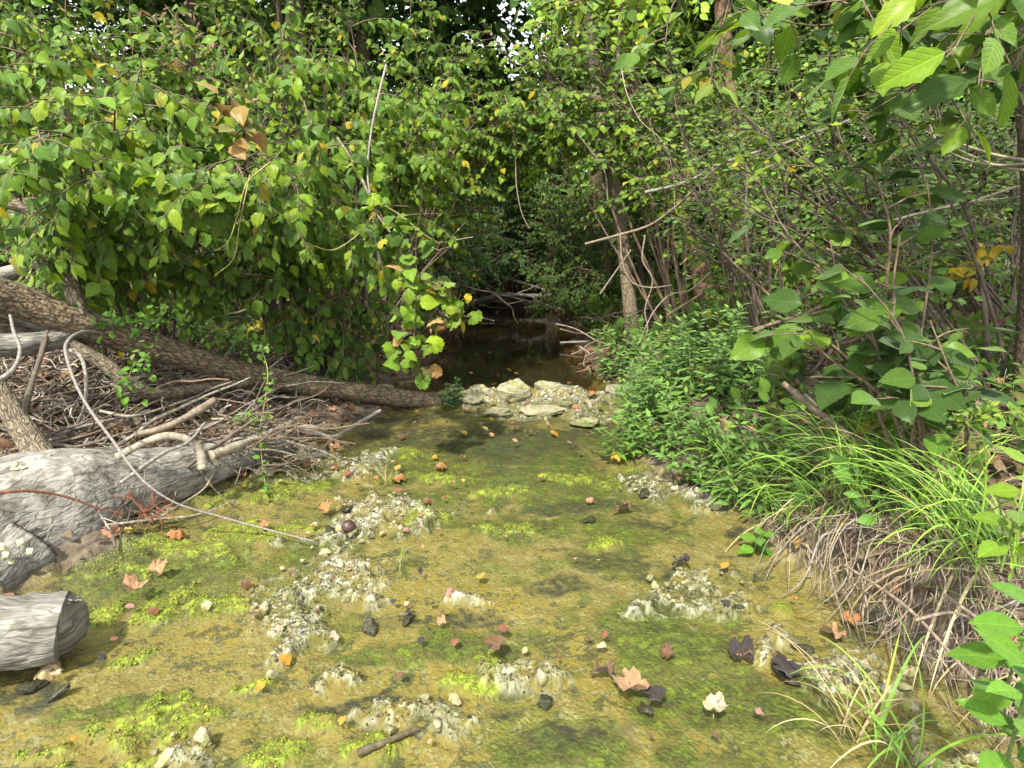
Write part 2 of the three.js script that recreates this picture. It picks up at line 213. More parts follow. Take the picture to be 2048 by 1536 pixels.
const LEAF = {
  ovate: [leafGeo({ w: .34, belly: .38, heart: .05, serr: .06, fold: .28, curl: .18, rows: 9 }), leafGeo({ w: .31, belly: .36, heart: .06, serr: .06, fold: .12, curl: .32, twist: .5, rows: 9 }), leafGeo({ w: .36, belly: .4, heart: .06, serr: .05, fold: .4, curl: .1, twist: -.4, rows: 9 })],
  big: [leafGeo({ w: .31, belly: .45, fold: .22, curl: .22, rows: 12, serr: .025 }), leafGeo({ w: .34, belly: .46, fold: .1, curl: .35, twist: .4, rows: 12, serr: .025 }), leafGeo({ w: .3, belly: .43, fold: .3, curl: .1, twist: -.3, rows: 12, serr: .025 })],
  elm: [leafGeo({ w: .27, belly: .45, serr: .07, fold: .2, curl: .2, rows: 11 }), leafGeo({ w: .25, belly: .46, serr: .07, fold: .3, curl: .1, twist: .3, rows: 11 })],
  mixed: [leafGeo({ w: .34, belly: .38, heart: .05, serr: .06, fold: .28, curl: .18, rows: 9 }), leafGeo({ w: .28, belly: .42, serr: .06, fold: .16, curl: .4, twist: .6, rows: 9 }), leafGeo({ w: .38, belly: .36, heart: .07, serr: .05, fold: .45, curl: .12, twist: -.5, rows: 9 }), leafGeo({ w: .24, belly: .47, serr: .07, fold: .1, curl: .5, twist: .3, rows: 9 }), leafGeo({ w: .33, belly: .44, serr: .04, fold: -.2, curl: .3, twist: .8, rows: 9 })],
  small: [leafGeo({ w: .26, belly: .5, fold: .2, curl: .15, rows: 5 }), leafGeo({ w: .29, belly: .5, fold: .1, curl: .3, rows: 5 })],
  lance: [leafGeo({ w: .13, belly: .4, fold: .25, curl: .3, rows: 6 }), leafGeo({ w: .15, belly: .42, fold: .15, curl: .12, rows: 6 })],
  grape: [lobedGeo(5, .14, { seed: 3, curl: -.5, crumple: .16, tooth: .05 }), lobedGeo(3, .16, { seed: 5, curl: -.3, crumple: .22, tooth: .05 }), leafGeo({ w: .42, belly: .34, heart: .1, serr: .08, fold: .3, curl: .35, rows: 11 })],
};
function leafMatrix(p, dir, nrm, size, rnd) {
  const y = dir.clone().normalize(); let z = nrm.clone(); z.sub(y.clone().multiplyScalar(z.dot(y))); if (z.lengthSq() < 1e-4) z = V(rnd() - .5, rnd() - .5, rnd() - .5).cross(y); z.normalize();
  const x = y.clone().cross(z); return new THREE.Matrix4().makeBasis(x, y, z).scale(V(size, size, size)).setPosition(p);
}
function sphereDir(r) { const z = r() * 2 - 1, a = r() * 6.2832, s = Math.sqrt(1 - z * z); return V(s * Math.cos(a), z, s * Math.sin(a)); }

// adds leaves (list of {m, c, g}) to a plant: the ones that show largest as meshes of their own, the rest joined
function addLeaves(parent, leaves, geos, maxParts, { name = 'leaf', rest = 'foliage', dry = false } = {}) {
  const base = parent.position, p = V(0, 0, 0);
  leaves.forEach(l => { p.setFromMatrixPosition(l.m).add(base); const q = project(p); l.s = inView(p, 20) ? l.m.getMaxScaleOnAxis() / q[2] : -1; });
  leaves.sort((a, b) => b.s - a.s);
  const n = Math.min(maxParts, leaves.length);
  for (let i = 0; i < n; i++) { const l = leaves[i]; const m = part(name, geos[l.g], tintMat(l.c, dry), parent); m.applyMatrix4(l.m); }
  for (let g = 0; g < geos.length; g++) { const r = leaves.slice(n).filter(l => l.g === g); if (r.length) inst(rest, geos[g], dry ? dryWhite : white, r.map(l => l.m), r.map(l => l.c), parent); }
}

// woody shrub: arching stems, twigs and twiglets along them, leaves alternating along the twigs
function shrub(o) {
  const r = rng(o.seed), g = root(o.name || 'leafy_shrub', o.base, o.label, o.category || 'shrub', o.group);
  const twigs = [], leaves = [], pal = o.pal, geos = o.geos, up = V(0, 1, 0);
  const leafAlong = (pts, gap, size) => {
    let acc = gap * r(), side = r() < .5 ? 1 : -1;
    for (let i = 1; i < pts.length; i++) {
      const seg = pts[i].clone().sub(pts[i - 1]), L = seg.length(), t = seg.clone().normalize(); let s = acc;
      while (s < L) {
        const p = pts[i - 1].clone().addScaledVector(t, s), sd = t.clone().cross(up).normalize().multiplyScalar(side); side = -side;
        const dir = t.clone().multiplyScalar(.55).addScaledVector(sd, .8).add(V(0, -(o.droop ?? .6) * (.5 + r()), 0)).addScaledVector(sphereDir(r), .35);
        const nr = V(-.1, .8, o.face ?? .45).addScaledVector(sphereDir(r), .55);
        let c = pal[Math.floor(r() * pal.length)]; if (c[0] > c[1] * .9 && r() < .6) c = pal[0]; const j = .8 + .1 * Math.floor(r() * 5);
        leaves.push({ m: leafMatrix(p, dir, nr, size * (.45 + .75 * r()), r), c: [c[0] * j, c[1] * j, c[2] * j], g: Math.floor(r() * geos.length) });
        s += gap * (.7 + .6 * r());
      }
      acc = s - L;
    }
  };
  const dense = []; for (const st of o.stems) { dense.push(st); for (let k = 1; k < (o.mult || 2); k++) dense.push({ ...st, r: (st.r || .018) * .7, to: st.to.clone().add(V((r() - .5) * (o.jit || .7), (r() - .5) * (o.jit || .7) * .8, (r() - .5) * (o.jit || .7))) }); }
  dense.forEach((st, si) => {
    const to = st.to.clone().sub(o.base), from = V((r() - .5) * (o.foot || .25), -.08, (r() - .5) * (o.foot || .25)); if (st.from) from.copy(st.from).sub(o.base);
    const mid = from.clone().lerp(to, .5).add(V(0, (st.bow ?? .25) * to.length(), 0)).addScaledVector(sphereDir(r), .08 * to.length());
    const pts = curve([from, from.clone().lerp(mid, .5).addScaledVector(sphereDir(r), .03), mid, mid.clone().lerp(to, .55).addScaledVector(sphereDir(r), .05 * to.length()), to], 16);
    const rad = st.r || .018; part('stem', tubeGeo(pts, taper(17, rad, rad * .2), 6, { rough: .12, seed: o.seed + si }), o.bark, g);
    const nt = o.twigs, t0 = o.bare ?? .25;
    for (let k = 0; k < nt; k++) {
      const t = t0 + (1 - t0) * (k + r()) / nt, f = t * 16, i = Math.min(15, Math.floor(f)), p = pts[i].clone().lerp(pts[i + 1], f - i), tan = pts[i + 1].clone().sub(pts[i]).normalize();
      const L = o.twigLen * (.5 + .8 * r()) * (1.15 - .5 * t); let d = sphereDir(r); d.y *= .6; d.addScaledVector(tan, .7); if (o.lean) d.add(o.lean); d.normalize();
      const tp = [p]; for (let q = 1; q <= 4; q++) { d.add(V((r() - .5) * .35, -(o.sag ?? .12) + (r() - .5) * .2, (r() - .5) * .35)).normalize(); tp.push(tp[q - 1].clone().addScaledVector(d, L / 4)); }
      twigs.push(tubeGeo(tp, taper(5, Math.min(rad * .4, .006), .0015), 4, { cap: false })); leafAlong(tp.slice(1), o.gap, o.leaf);
      const sub = o.sub ?? 2; for (let q = 0; q < sub; q++) { const h = 1 + Math.floor(r() * 3), s0 = tp[h]; let e = sphereDir(r); e.y *= .5; e.addScaledVector(d, .5).normalize(); const tl = L * (.3 + .35 * r()), sp = [s0]; for (let w = 1; w <= 2; w++) { e.add(V(0, -(o.sag ?? .12), 0)).normalize(); sp.push(sp[w - 1].clone().addScaledVector(e, tl / 2)); } twigs.push(tubeGeo(sp, [.0025, .002, .001], 3, { cap: false })); leafAlong(sp, o.gap, o.leaf * .9); }
    }
  });
  if (twigs.length) part('twigs', mergeGeometries(twigs), o.twigMat || o.bark, g).userData.kind = 'stuff';
  addLeaves(g, leaves, geos, o.parts || 0);
  return g;
}

// ---------------------------------------------------------------- the setting: creek bed, banks, water
function poly(tab) { return z => { if (z >= tab[0][0]) return tab[0][1]; for (let i = 1; i < tab.length; i++) if (z >= tab[i][0]) { const [a, x] = tab[i - 1], [b, y] = tab[i]; return lerp(x, y, (z - a) / (b - a)); } return tab[tab.length - 1][1]; }; }
const xL = poly([[4, -1.5], [-1.0, -1.6], [-1.5, -1.75], [-2.0, -1.98], [-2.6, -1.9], [-3.13, -1.72], [-4.06, -1.25], [-4.8, -.92], [-6, -.78], [-8, -.82], [-11, -.9], [-13, -.5], [-60, -.4]]);
const xR = poly([[4, 1.9], [-1.0, 1.7], [-1.4, 1.52], [-2.1, 1.25], [-2.5, 1.22], [-3.0, 1.0], [-3.5, .82], [-4.2, .92], [-5, .9], [-6, .7], [-8, .76], [-11, .8], [-13, .5], [-60, .4]]);
const BX0 = -2.7, BX1 = 2.1, BZ0 = -5.5, BZ1 = -.7, RES = 1800;
// patches on the bed, from the photograph: centre, half width, half height
const PATCH = {
  rock: [[800, 1000, 125, 18], [740, 1035, 90, 26], [650, 1075, 75, 32], [650, 1150, 105, 55], [600, 1215, 75, 45], [560, 1275, 50, 26], [700, 925, 75, 24], [620, 905, 50, 14], [1330, 968, 95, 24], [1420, 1000, 60, 20], [1385, 1165, 95, 36], [1460, 1200, 50, 22], [1330, 1190, 70, 30], [920, 1180, 50, 12], [1690, 1330, 110, 40], [1800, 1400, 90, 40], [880, 1430, 60, 40], [350, 1500, 70, 36], [780, 1410, 80, 26], [1060, 1330, 80, 24], [1950, 1480, 80, 30], [1100, 800, 110, 18], [1060, 822, 110, 10], [960, 800, 70, 12], [1180, 815, 90, 12], [560, 940, 70, 12], [660, 1330, 60, 20], [1560, 1300, 70, 25]],
  lime: [[350, 1085, 150, 26], [480, 1050, 110, 20], [230, 1120, 60, 24], [180, 1225, 60, 26], [300, 1205, 80, 24], [420, 1190, 70, 22], [410, 1375, 70, 30], [500, 1350, 45, 16], [280, 1430, 80, 40], [560, 1490, 60, 34], [160, 1510, 110, 28], [60, 1480, 60, 26], [500, 985, 90, 12], [580, 960, 80, 10], [270, 1285, 40, 10], [860, 1020, 40, 10], [1010, 1045, 60, 12], [1215, 1075, 36, 10], [1150, 950, 60, 6], [870, 940, 50, 6], [1000, 975, 70, 6], [1270, 930, 50, 8], [620, 1420, 50, 20], [720, 1500, 90, 30], [940, 1350, 60, 22], [820, 905, 70, 8], [1000, 1300, 70, 20], [1560, 1210, 50, 14]],
  moss: [[1230, 1070, 90, 36], [1330, 1260, 130, 70], [1400, 1380, 140, 70], [1250, 1190, 80, 40], [1080, 960, 190, 50], [1000, 900, 230, 34], [1220, 930, 120, 40], [860, 930, 130, 24], [1170, 1030, 110, 30], [620, 1090, 70, 24], [330, 1130, 160, 40], [1350, 1500, 140, 50], [1130, 1490, 110, 40], [960, 1040, 90, 30], [1550, 1390, 90, 60], [240, 1390, 110, 24], [900, 1280, 110, 26], [1080, 1130, 90, 18], [700, 1290, 90, 20], [1200, 870, 140, 18]],
  sand: [[330, 1290, 240, 62], [520, 1330, 150, 50], [1010, 1095, 170, 34], [1480, 1110, 130, 46], [1180, 1160, 120, 30], [640, 1440, 90, 40], [1000, 1210, 130, 30], [1250, 905, 70, 24], [120, 1420, 120, 30], [1590, 1200, 90, 40], [870, 1060, 60, 16]],
  dark: [[1010, 870, 260, 44], [800, 860, 140, 20], [1200, 850, 120, 24], [1150, 1000, 160, 16], [930, 1230, 120, 22], [1220, 1110, 110, 20], [700, 1390, 120, 22], [1450, 1270, 60, 30], [1180, 1440, 120, 30], [130, 1110, 160, 28], [60, 1370, 110, 26], [900, 880, 150, 22], [1000, 1400, 60, 24], [800, 1230, 70, 20], [1900, 1330, 150, 70], [1770, 1260, 80, 40], [760, 830, 120, 22], [560, 900, 120, 12], [1100, 1160, 80, 16], [640, 1320, 80, 14], [1300, 1130, 60, 14], [1480, 1060, 70, 16], [1290, 1040, 100, 12]],  // dark silt, with mid-creek shade and reflection painted into the bed colour
};
const patches = {}; for (const k in PATCH) patches[k] = PATCH[k].map(([u, v, ru, rv]) => { const c = onPlane(u, v), a = onPlane(u, v + rv), b = onPlane(u, v - rv), e = onPlane(u + ru, v); return { x: c.x, z: c.z, rx: e.x - c.x, rz: (a.z - b.z) / 2 }; });
function field(k, x, z) { let m = -2; for (const p of patches[k]) { const dx = (x - p.x) / p.rx, dz = (z - p.z) / p.rz, q = dx * dx + dz * dz; if (q < 9) { const f = 1 - Math.sqrt(q); if (f > m) m = f; } } return m; }
const GN = 700, FLD = {}; // masks on a grid over the near bed
{
  for (const k in PATCH) FLD[k] = new Float32Array(GN * GN);
  for (let j = 0; j < GN; j++) for (let i = 0; i < GN; i++) {
    const x = lerp(BX0, BX1, i / (GN - 1)), z = lerp(BZ0, BZ1, j / (GN - 1));
    const wx = x + .09 * fbm(x * 5, z * 5, 201, 3), wz = z + .09 * fbm(x * 5, z * 5, 207, 3);
    const n1 = fbm(x * 11, z * 11, 211, 4), n2 = fbm(x * 13, z * 13, 221, 4), n3 = fbm(x * 9, z * 9, 231, 4), n4 = fbm(x * 7, z * 7, 241, 4), q = j * GN + i;
    FLD.rock[q] = sstep(-.25, .45, field('rock', wx, wz) * 1.0 + n1 * 1.3 - .02);
    FLD.lime[q] = sstep(-.2, .35, field('lime', wx, wz) + n2 * 1.3 - .02);
    FLD.moss[q] = sstep(-.55, .45, field('moss', wx, wz) + n3 * 1.5 + .05);
    FLD.sand[q] = sstep(-.35, .4, field('sand', wx, wz) + n4 * .9 + .1 * n1);
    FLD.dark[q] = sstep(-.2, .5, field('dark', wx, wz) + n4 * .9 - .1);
  }
}
function fld(k, x, z) { const fx = (x - BX0) / (BX1 - BX0) * (GN - 1), fz = (z - BZ0) / (BZ1 - BZ0) * (GN - 1); if (fx < 0 || fz < 0 || fx >= GN - 1 || fz >= GN - 1) return 0; const i = Math.floor(fx), j = Math.floor(fz), a = fx - i, b = fz - j, F = FLD[k], q = j * GN + i; return (F[q] * (1 - a) + F[q + 1] * a) * (1 - b) + (F[q + GN] * (1 - a) + F[q + GN + 1] * a) * b; }
function bank(x, z) { // height of the ground without the fine bed relief; [height, how far in the channel]
  const wob = .17 * fbm(x * 1.7, z * 1.7, 301, 3) + .05 * fbm(x * 6, z * 6, 303, 2);
  const dl = xL(z) + wob - x, dr = x - xR(z) - wob;
  const hl = .30 * sstep(-.05, .9, dl) + .10 * Math.max(0, dl - .7), hr = .30 * sstep(-.06, lerp(.20, .62, sstep(-2.1, -2.7, z)), dr) + .16 * Math.max(0, dr - .15);
  return [Math.min(3.2, dl > 0 || dr > 0 ? Math.max(hl, hr) : Math.max(hl, hr, 0)), Math.max(dl, dr)];
}
function height(x, z) {
  const [hb, d] = bank(x, z), inCh = 1 - sstep(-.22, .06, d);
  let h = hb;
  if (inCh > 0) {
    let bed = -.045 + .022 * fbm(x * 2.6, z * 2.6, 311, 3);
    const near = z > -4.6 ? 1 : 0;
    if (z < -4.55) { const pool = sstep(-4.95, -5.5, z); bed = lerp(bed, -.20 + .08 * fbm(x * 1.3, z * 1.3, 317, 3), pool); const dam = Math.exp(-Math.pow((z + 4.92 + .12 * fbm(x * 3, 1, 319, 2)) / .16, 2)); bed = Math.max(bed, lerp(bed, .045 + .05 * fbm(x * 7, z * 7, 323, 3), dam)); if (z < -11) bed = lerp(bed, .12 + .1 * fbm(x * 2, z * 2, 329, 2), sstep(-10.7, -11.6, z)); }
    if (x > BX0 && x < BX1 && z > BZ0 && z < BZ1) {
      const rk = fld('rock', x, z), lm = fld('lime', x, z), ms = fld('moss', x, z);
      const w1 = worley(x * 16, z * 16, 331), w2 = worley(x * 38, z * 38, 337);
      bed += rk * rk * (.030 + .014 * (w1[1] - .35) * (1 - sstep(.2, .75, w1[0])) + .02 * (1 - w2[0]) * w2[1] + .02 * fbm(x * 9, z * 9, 341, 3));
      bed += lm * (.016 + .010 * (1 - w2[0]) + .008 * fbm(x * 18, z * 18, 347, 2));
      bed += ms * (.006 + .006 * fbm(x * 26, z * 26, 351, 2));
      bed += .008 * fbm(x * 12, z * 12, 353, 3) * (1 - rk);
      if (near) bed = Math.min(bed, .085);
    }
    h = lerp(hb + .05 * fbm(x * 7, z * 7, 361, 3) + .03 * fbm(x * 19, z * 19, 362, 2), bed, inCh);
  } else h += .05 * fbm(x * 3, z * 3, 363, 3) + .035 * fbm(x * 11, z * 11, 367, 3);
  return h;
}
// the fine bed colours: sand, lime and dark algae, silt, pale limestone crust, painted mid-creek shade
function bedColor(x, z) {
  const rk = fld('rock', x, z), lm = fld('lime', x, z), ms = fld('moss', x, z), siltShade = fld('dark', x, z), sd = fld('sand', x, z), d = bank(x, z)[1];
  const f1 = 1.5 * fbm(x * 40, z * 52, 401, 3), f2 = 1.5 * fbm(x * 130, z * 150, 405, 2), f3 = 1.4 * fbm(x * 14, z * 18, 409, 3), f4 = 1.4 * fbm(x * 4.5, z * 4.5, 413, 3);
  let s = [.162 + .032 * f1 + .03 * f3 + .02 * f2, .127 + .025 * f1 + .024 * f3 + .016 * f2, .030 + .010 * f1 + .010 * f4 + .005 * f2];
  const mix = (c, t) => { s = [lerp(s[0], c[0], t), lerp(s[1], c[1], t), lerp(s[2], c[2], t)]; };
  mix([.088 + .03 * f2, .090 + .03 * f2, .009], sstep(-.35, .3, f4 + .6 * f1 + .5 * f3) * (.95 - .75 * sd)); // olive film on the sand
  mix([.030, .030, .010], sstep(.12, .42, f3 * .7 + .7 * f1 + .3 * f2) * .8); // dark specks of silt
  mix([.24, .215, .11], sstep(.42, .6, f1 * .8 + .5 * f2 - .25 * f3) * .5); // pale grit
  mix([.028, .027, .010], siltShade * clamp(.7 + .5 * f1));  // dark silt plus painted shade and dark reflection of mid creek
  const g = clamp(.5 + .6 * f1 + .35 * f2 + .25 * f3); mix([.008 + .066 * g, .015 + .080 * g, .001 + .004 * g], ms * (1 - .8 * sd) * clamp(.95 + .5 * f1));
  mix([.13 + .09 * f1 + .07 * f2, .17 + .10 * f1 + .08 * f2, .012 + .012 * f1], clamp(lm + sstep(.25, .65, f3 + .5 * f1) * ms * .22) * clamp(.6 + .9 * f1 + .3 * f2));
  mix([.018, .019, .007], siltShade * clamp(.5 + .7 * f1));  // second pass of the same silt and painted shade, over the algae
  const w2 = worley(x * 38, z * 38, 337)[1], w3 = worley(x * 80, z * 80, 421); const k = .19 + .21 * w2 + .10 * f2 + .10 * f1 - .32 * (1 - sstep(.05, .4, w3[0])) * w3[1];
  mix([k * 1.0, k * .96, k * (.78 + .12 * f4)], rk * clamp(.45 + .9 * f1 + .7 * f3 + .3 * f2));
  mix([.075, .07, .022], rk * sstep(.1, .4, f3 + .3 * f2) * .5);
  mix([.095 + .04 * f1, .07 + .03 * f1, .043 + .02 * f1], sstep(-.10, .12, d + .06 * f3)); // wet soil of the banks
  return s;
}
const toS = x => Math.pow(clamp(x), 1 / 2.2);
{
  const lines = (a, b, na, lo, hi, far) => { const l = []; for (let i = 0; i <= na; i++) l.push(lerp(a, b, i / na)); const left = [], right = []; let st = .06, p = a; while (p > lo) { p -= st; st *= 1.12; left.unshift(Math.max(p, lo)); } st = .06; p = b; while (p < hi) { p += st; st *= 1.12; right.push(Math.min(p, hi)); } return [left, l, right]; };
  const NB = 380, [xl, xm, xr] = lines(BX0, BX1, NB, -120, 120), [zl, zm, zr] = lines(BZ0, BZ1, NB, -160, 60);
  const X = [...xl, ...xm, ...xr], Z = [...zl, ...zm, ...zr], nx = X.length, nz = Z.length;
  const Hh = new Float32Array(nx * nz); for (let j = 0; j < nz; j++) for (let i = 0; i < nx; i++) Hh[j * nx + i] = height(X[i], Z[j]);
  const build = (inside) => {
    const map = new Int32Array(nx * nz).fill(-1), pos = [], uv = [], col = [], idx = [];
    const vert = (i, j) => { const k = j * nx + i; if (map[k] < 0) { map[k] = pos.length / 3; pos.push(X[i], Hh[k], Z[j]); if (inside) uv.push((X[i] - BX0) / (BX1 - BX0), (Z[j] - BZ0) / (BZ1 - BZ0)); else { uv.push(X[i], Z[j]); const d = bank(X[i], Z[j])[1], n = fbm(X[i] * 2.3, Z[j] * 2.3, 431, 4), n2 = fbm(X[i] * 9, Z[j] * 9, 433, 2), gr = sstep(.1, .5, n); let c = [.17 + .06 * n2, .125 + .045 * n2, .08 + .025 * n2]; c = [lerp(c[0], .13, gr * .7), lerp(c[1], .15, gr * .7), lerp(c[2], .06, gr * .7)]; if (d < 0) { const t = sstep(.05, -.1, d); c = [lerp(c[0], .05, t), lerp(c[1], .042, t), lerp(c[2], .022, t)]; } col.push(...c); } } return map[k]; };
    for (let j = 0; j < nz - 1; j++) for (let i = 0; i < nx - 1; i++) { const ins = i >= xl.length && i < xl.length + NB && j >= zl.length && j < zl.length + NB; if (ins !== inside) continue; const a = vert(i, j), b = vert(i + 1, j), c = vert(i, j + 1), e = vert(i + 1, j + 1); idx.push(a, c, b, b, c, e); }
    const g = new THREE.BufferGeometry(); g.setAttribute('position', new THREE.Float32BufferAttribute(pos, 3)); g.setAttribute('uv', new THREE.Float32BufferAttribute(uv, 2)); if (!inside) g.setAttribute('color', new THREE.Float32BufferAttribute(col, 3)); g.setIndex(idx); g.computeVertexNormals(); return g;
  };
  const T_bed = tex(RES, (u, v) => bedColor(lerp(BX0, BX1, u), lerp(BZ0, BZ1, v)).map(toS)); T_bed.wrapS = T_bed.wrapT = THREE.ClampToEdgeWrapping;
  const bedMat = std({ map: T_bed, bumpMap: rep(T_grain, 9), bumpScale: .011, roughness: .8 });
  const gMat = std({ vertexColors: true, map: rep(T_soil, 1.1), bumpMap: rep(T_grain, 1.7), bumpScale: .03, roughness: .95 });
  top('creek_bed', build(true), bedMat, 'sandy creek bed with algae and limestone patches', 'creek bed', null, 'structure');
  top('ground', build(false), gMat, 'leaf-strewn soil of the creek banks', 'ground', null, 'structure');
  // clear shallow water, two levels with the stone sill between
  const sheet = (pts, y) => { const s = new THREE.Shape(pts.map(([x, z]) => new THREE.Vector2(x, -z))); const g = new THREE.ShapeGeometry(s); g.rotateX(-Math.PI / 2); g.translate(0, y, 0); const p = g.attributes.position, u = g.attributes.uv; for (let i = 0; i < p.count; i++) u.setXY(i, p.getX(i), p.getZ(i)); return g; };
  const water = (k) => phy({ color: C(.93, .93, .84), roughness: .03, transmission: 1, thickness: 0, ior: 1.33, bumpMap: rep(T_ripple, k), bumpScale: .008, side: THREE.DoubleSide });
  top('creek_water', sheet([[-3, 3], [3, 3], [3, -4.9], [-3, -4.9]], 0), water(1.1), 'clear shallow water over the creek bed', 'water', null, 'structure');
  const pw = water(.9); pw.bumpScale = .0016; pw.color.setRGB(.72, .66, .5);
  top('pool_water', sheet([[-2.4, -4.9], [2.4, -4.9], [2.4, -13], [-2.4, -13]], .04), pw, 'dark still pool behind the stone sill', 'water', null, 'structure');
}
const ground = (x, z) => height(x, z);
function G(u, v, lift = 0) { let p = onPlane(u, v, 0); for (let k = 0; k < 6; k++) p = onPlane(u, v, Math.max(height(p.x, p.z), -.02)); p.y += lift; return p; }

// ---------------------------------------------------------------- stones of the sill and the bed
function rockGeo(seed, { sx = 1, sy = .6, sz = .8, amp = .25, detail = 4 } = {}) {
  const g = new THREE.IcosahedronGeometry(1, detail), p = g.attributes.position, uv = g.attributes.uv;
  for (let i = 0; i < p.count; i++) { let x = p.getX(i), y = p.getY(i), z = p.getZ(i); const n = noise3(x * 1.3 + seed, y * 1.3, z * 1.3, seed) * amp + noise3(x * 3.4 + seed, y * 3.4, z * 3.4, seed + 2) * amp * .5 + noise3(x * 9, y * 9 + seed, z * 9, seed + 4) * amp * .22; const flat = y > .45 ? .45 + (y - .45) * .5 : y; for (let q = 0; q < 7; q++) { const a = hash2(q, 3, seed) * 6.28, e = hash2(q, 5, seed) * 1.6 - .5, cx = Math.cos(a) * Math.cos(e), cy = Math.sin(e), cz = Math.sin(a) * Math.cos(e), lim = .62 + .25 * hash2(q, 9, seed), dd = x * cx + y * cy + z * cz - lim; if (dd > 0) { x -= cx * dd * .85; z -= cz * dd * .85; } } x *= 1 + n; z *= 1 + n; y = flat * (1 + n * .8); uv.setXY(i, (x * sx + y * .4) , (z * sz + y * .7)); p.setXYZ(i, x * sx, y * sy, z * sz); }
  // weld for smooth shading
  const key = new Map(), N = new Float32Array(p.count * 3); g.computeVertexNormals(); const nn = g.attributes.normal;
  for (let i = 0; i < p.count; i++) { const k = `${p.getX(i).toFixed(3)},${p.getY(i).toFixed(3)},${p.getZ(i).toFixed(3)}`; const a = key.get(k) || [0, 0, 0]; a[0] += nn.getX(i); a[1] += nn.getY(i); a[2] += nn.getZ(i); key.set(k, a); }
  for (let i = 0; i < p.count; i++) { const a = key.get(`${p.getX(i).toFixed(3)},${p.getY(i).toFixed(3)},${p.getZ(i).toFixed(3)}`), l = Math.hypot(...a) || 1; nn.setXYZ(i, a[0] / l, a[1] / l, a[2] / l); }
  return g;
}
const SILL = 'stones of the limestone sill';
for (const [u, v, w, h, mat, label, seed, yaw] of [
  [1028, 792, .23, .15, 'stone', 'largest pale rounded limestone boulder in the middle of the sill', 3, .3],
  [1100, 788, .20, .12, 'stone', 'cream limestone block with pinkish end right of the largest sill boulder', 8, -.2],
  [1085, 822, .30, .035, 'stone', 'long flat pale limestone ledge in front of the sill boulders', 12, .05],
  [1000, 824, .20, .03, 'stoneB', 'low tan stone slab left of the flat ledge', 14, .2],
  [1130, 815, .13, .08, 'stoneWet', 'dark mossy stone at the right end of the sill', 17, 0],
  [1185, 802, .15, .06, 'stoneWet', 'grey root-like stone beside the right bank at the sill', 19, .5],
  [945, 802, .17, .05, 'stoneB', 'low pale stone left of the sill boulders near the small green plant', 23, -.3],
  [855, 800, .12, .06, 'stoneB', 'pale stone tucked behind the tip of the fallen trunk', 27, .1],
  [770, 790, .14, .09, 'stone', 'pale rock in the shade behind the fallen trunk', 31, .4],
  [1240, 792, .20, .10, 'stoneB', 'brown-grey rock half under the right bank herbs', 35, .2],
  [1172, 845, .16, .025, 'stone', 'thin pale slab awash below the right part of the sill', 39, .1],
  [1270, 730, .20, .16, 'stone', 'pale boulder behind the green herbs on the right bank', 43, .6],
]) { const p = G(u, v), q = w * .7, m = top('limestone_boulder', rockGeo(seed, { sx: q, sy: h * .85, sz: q * .72, amp: .30, detail: 9 }), M[mat], label, 'rock', SILL); m.position.set(p.x, p.y + h * .35, p.z); m.rotation.y = yaw; }
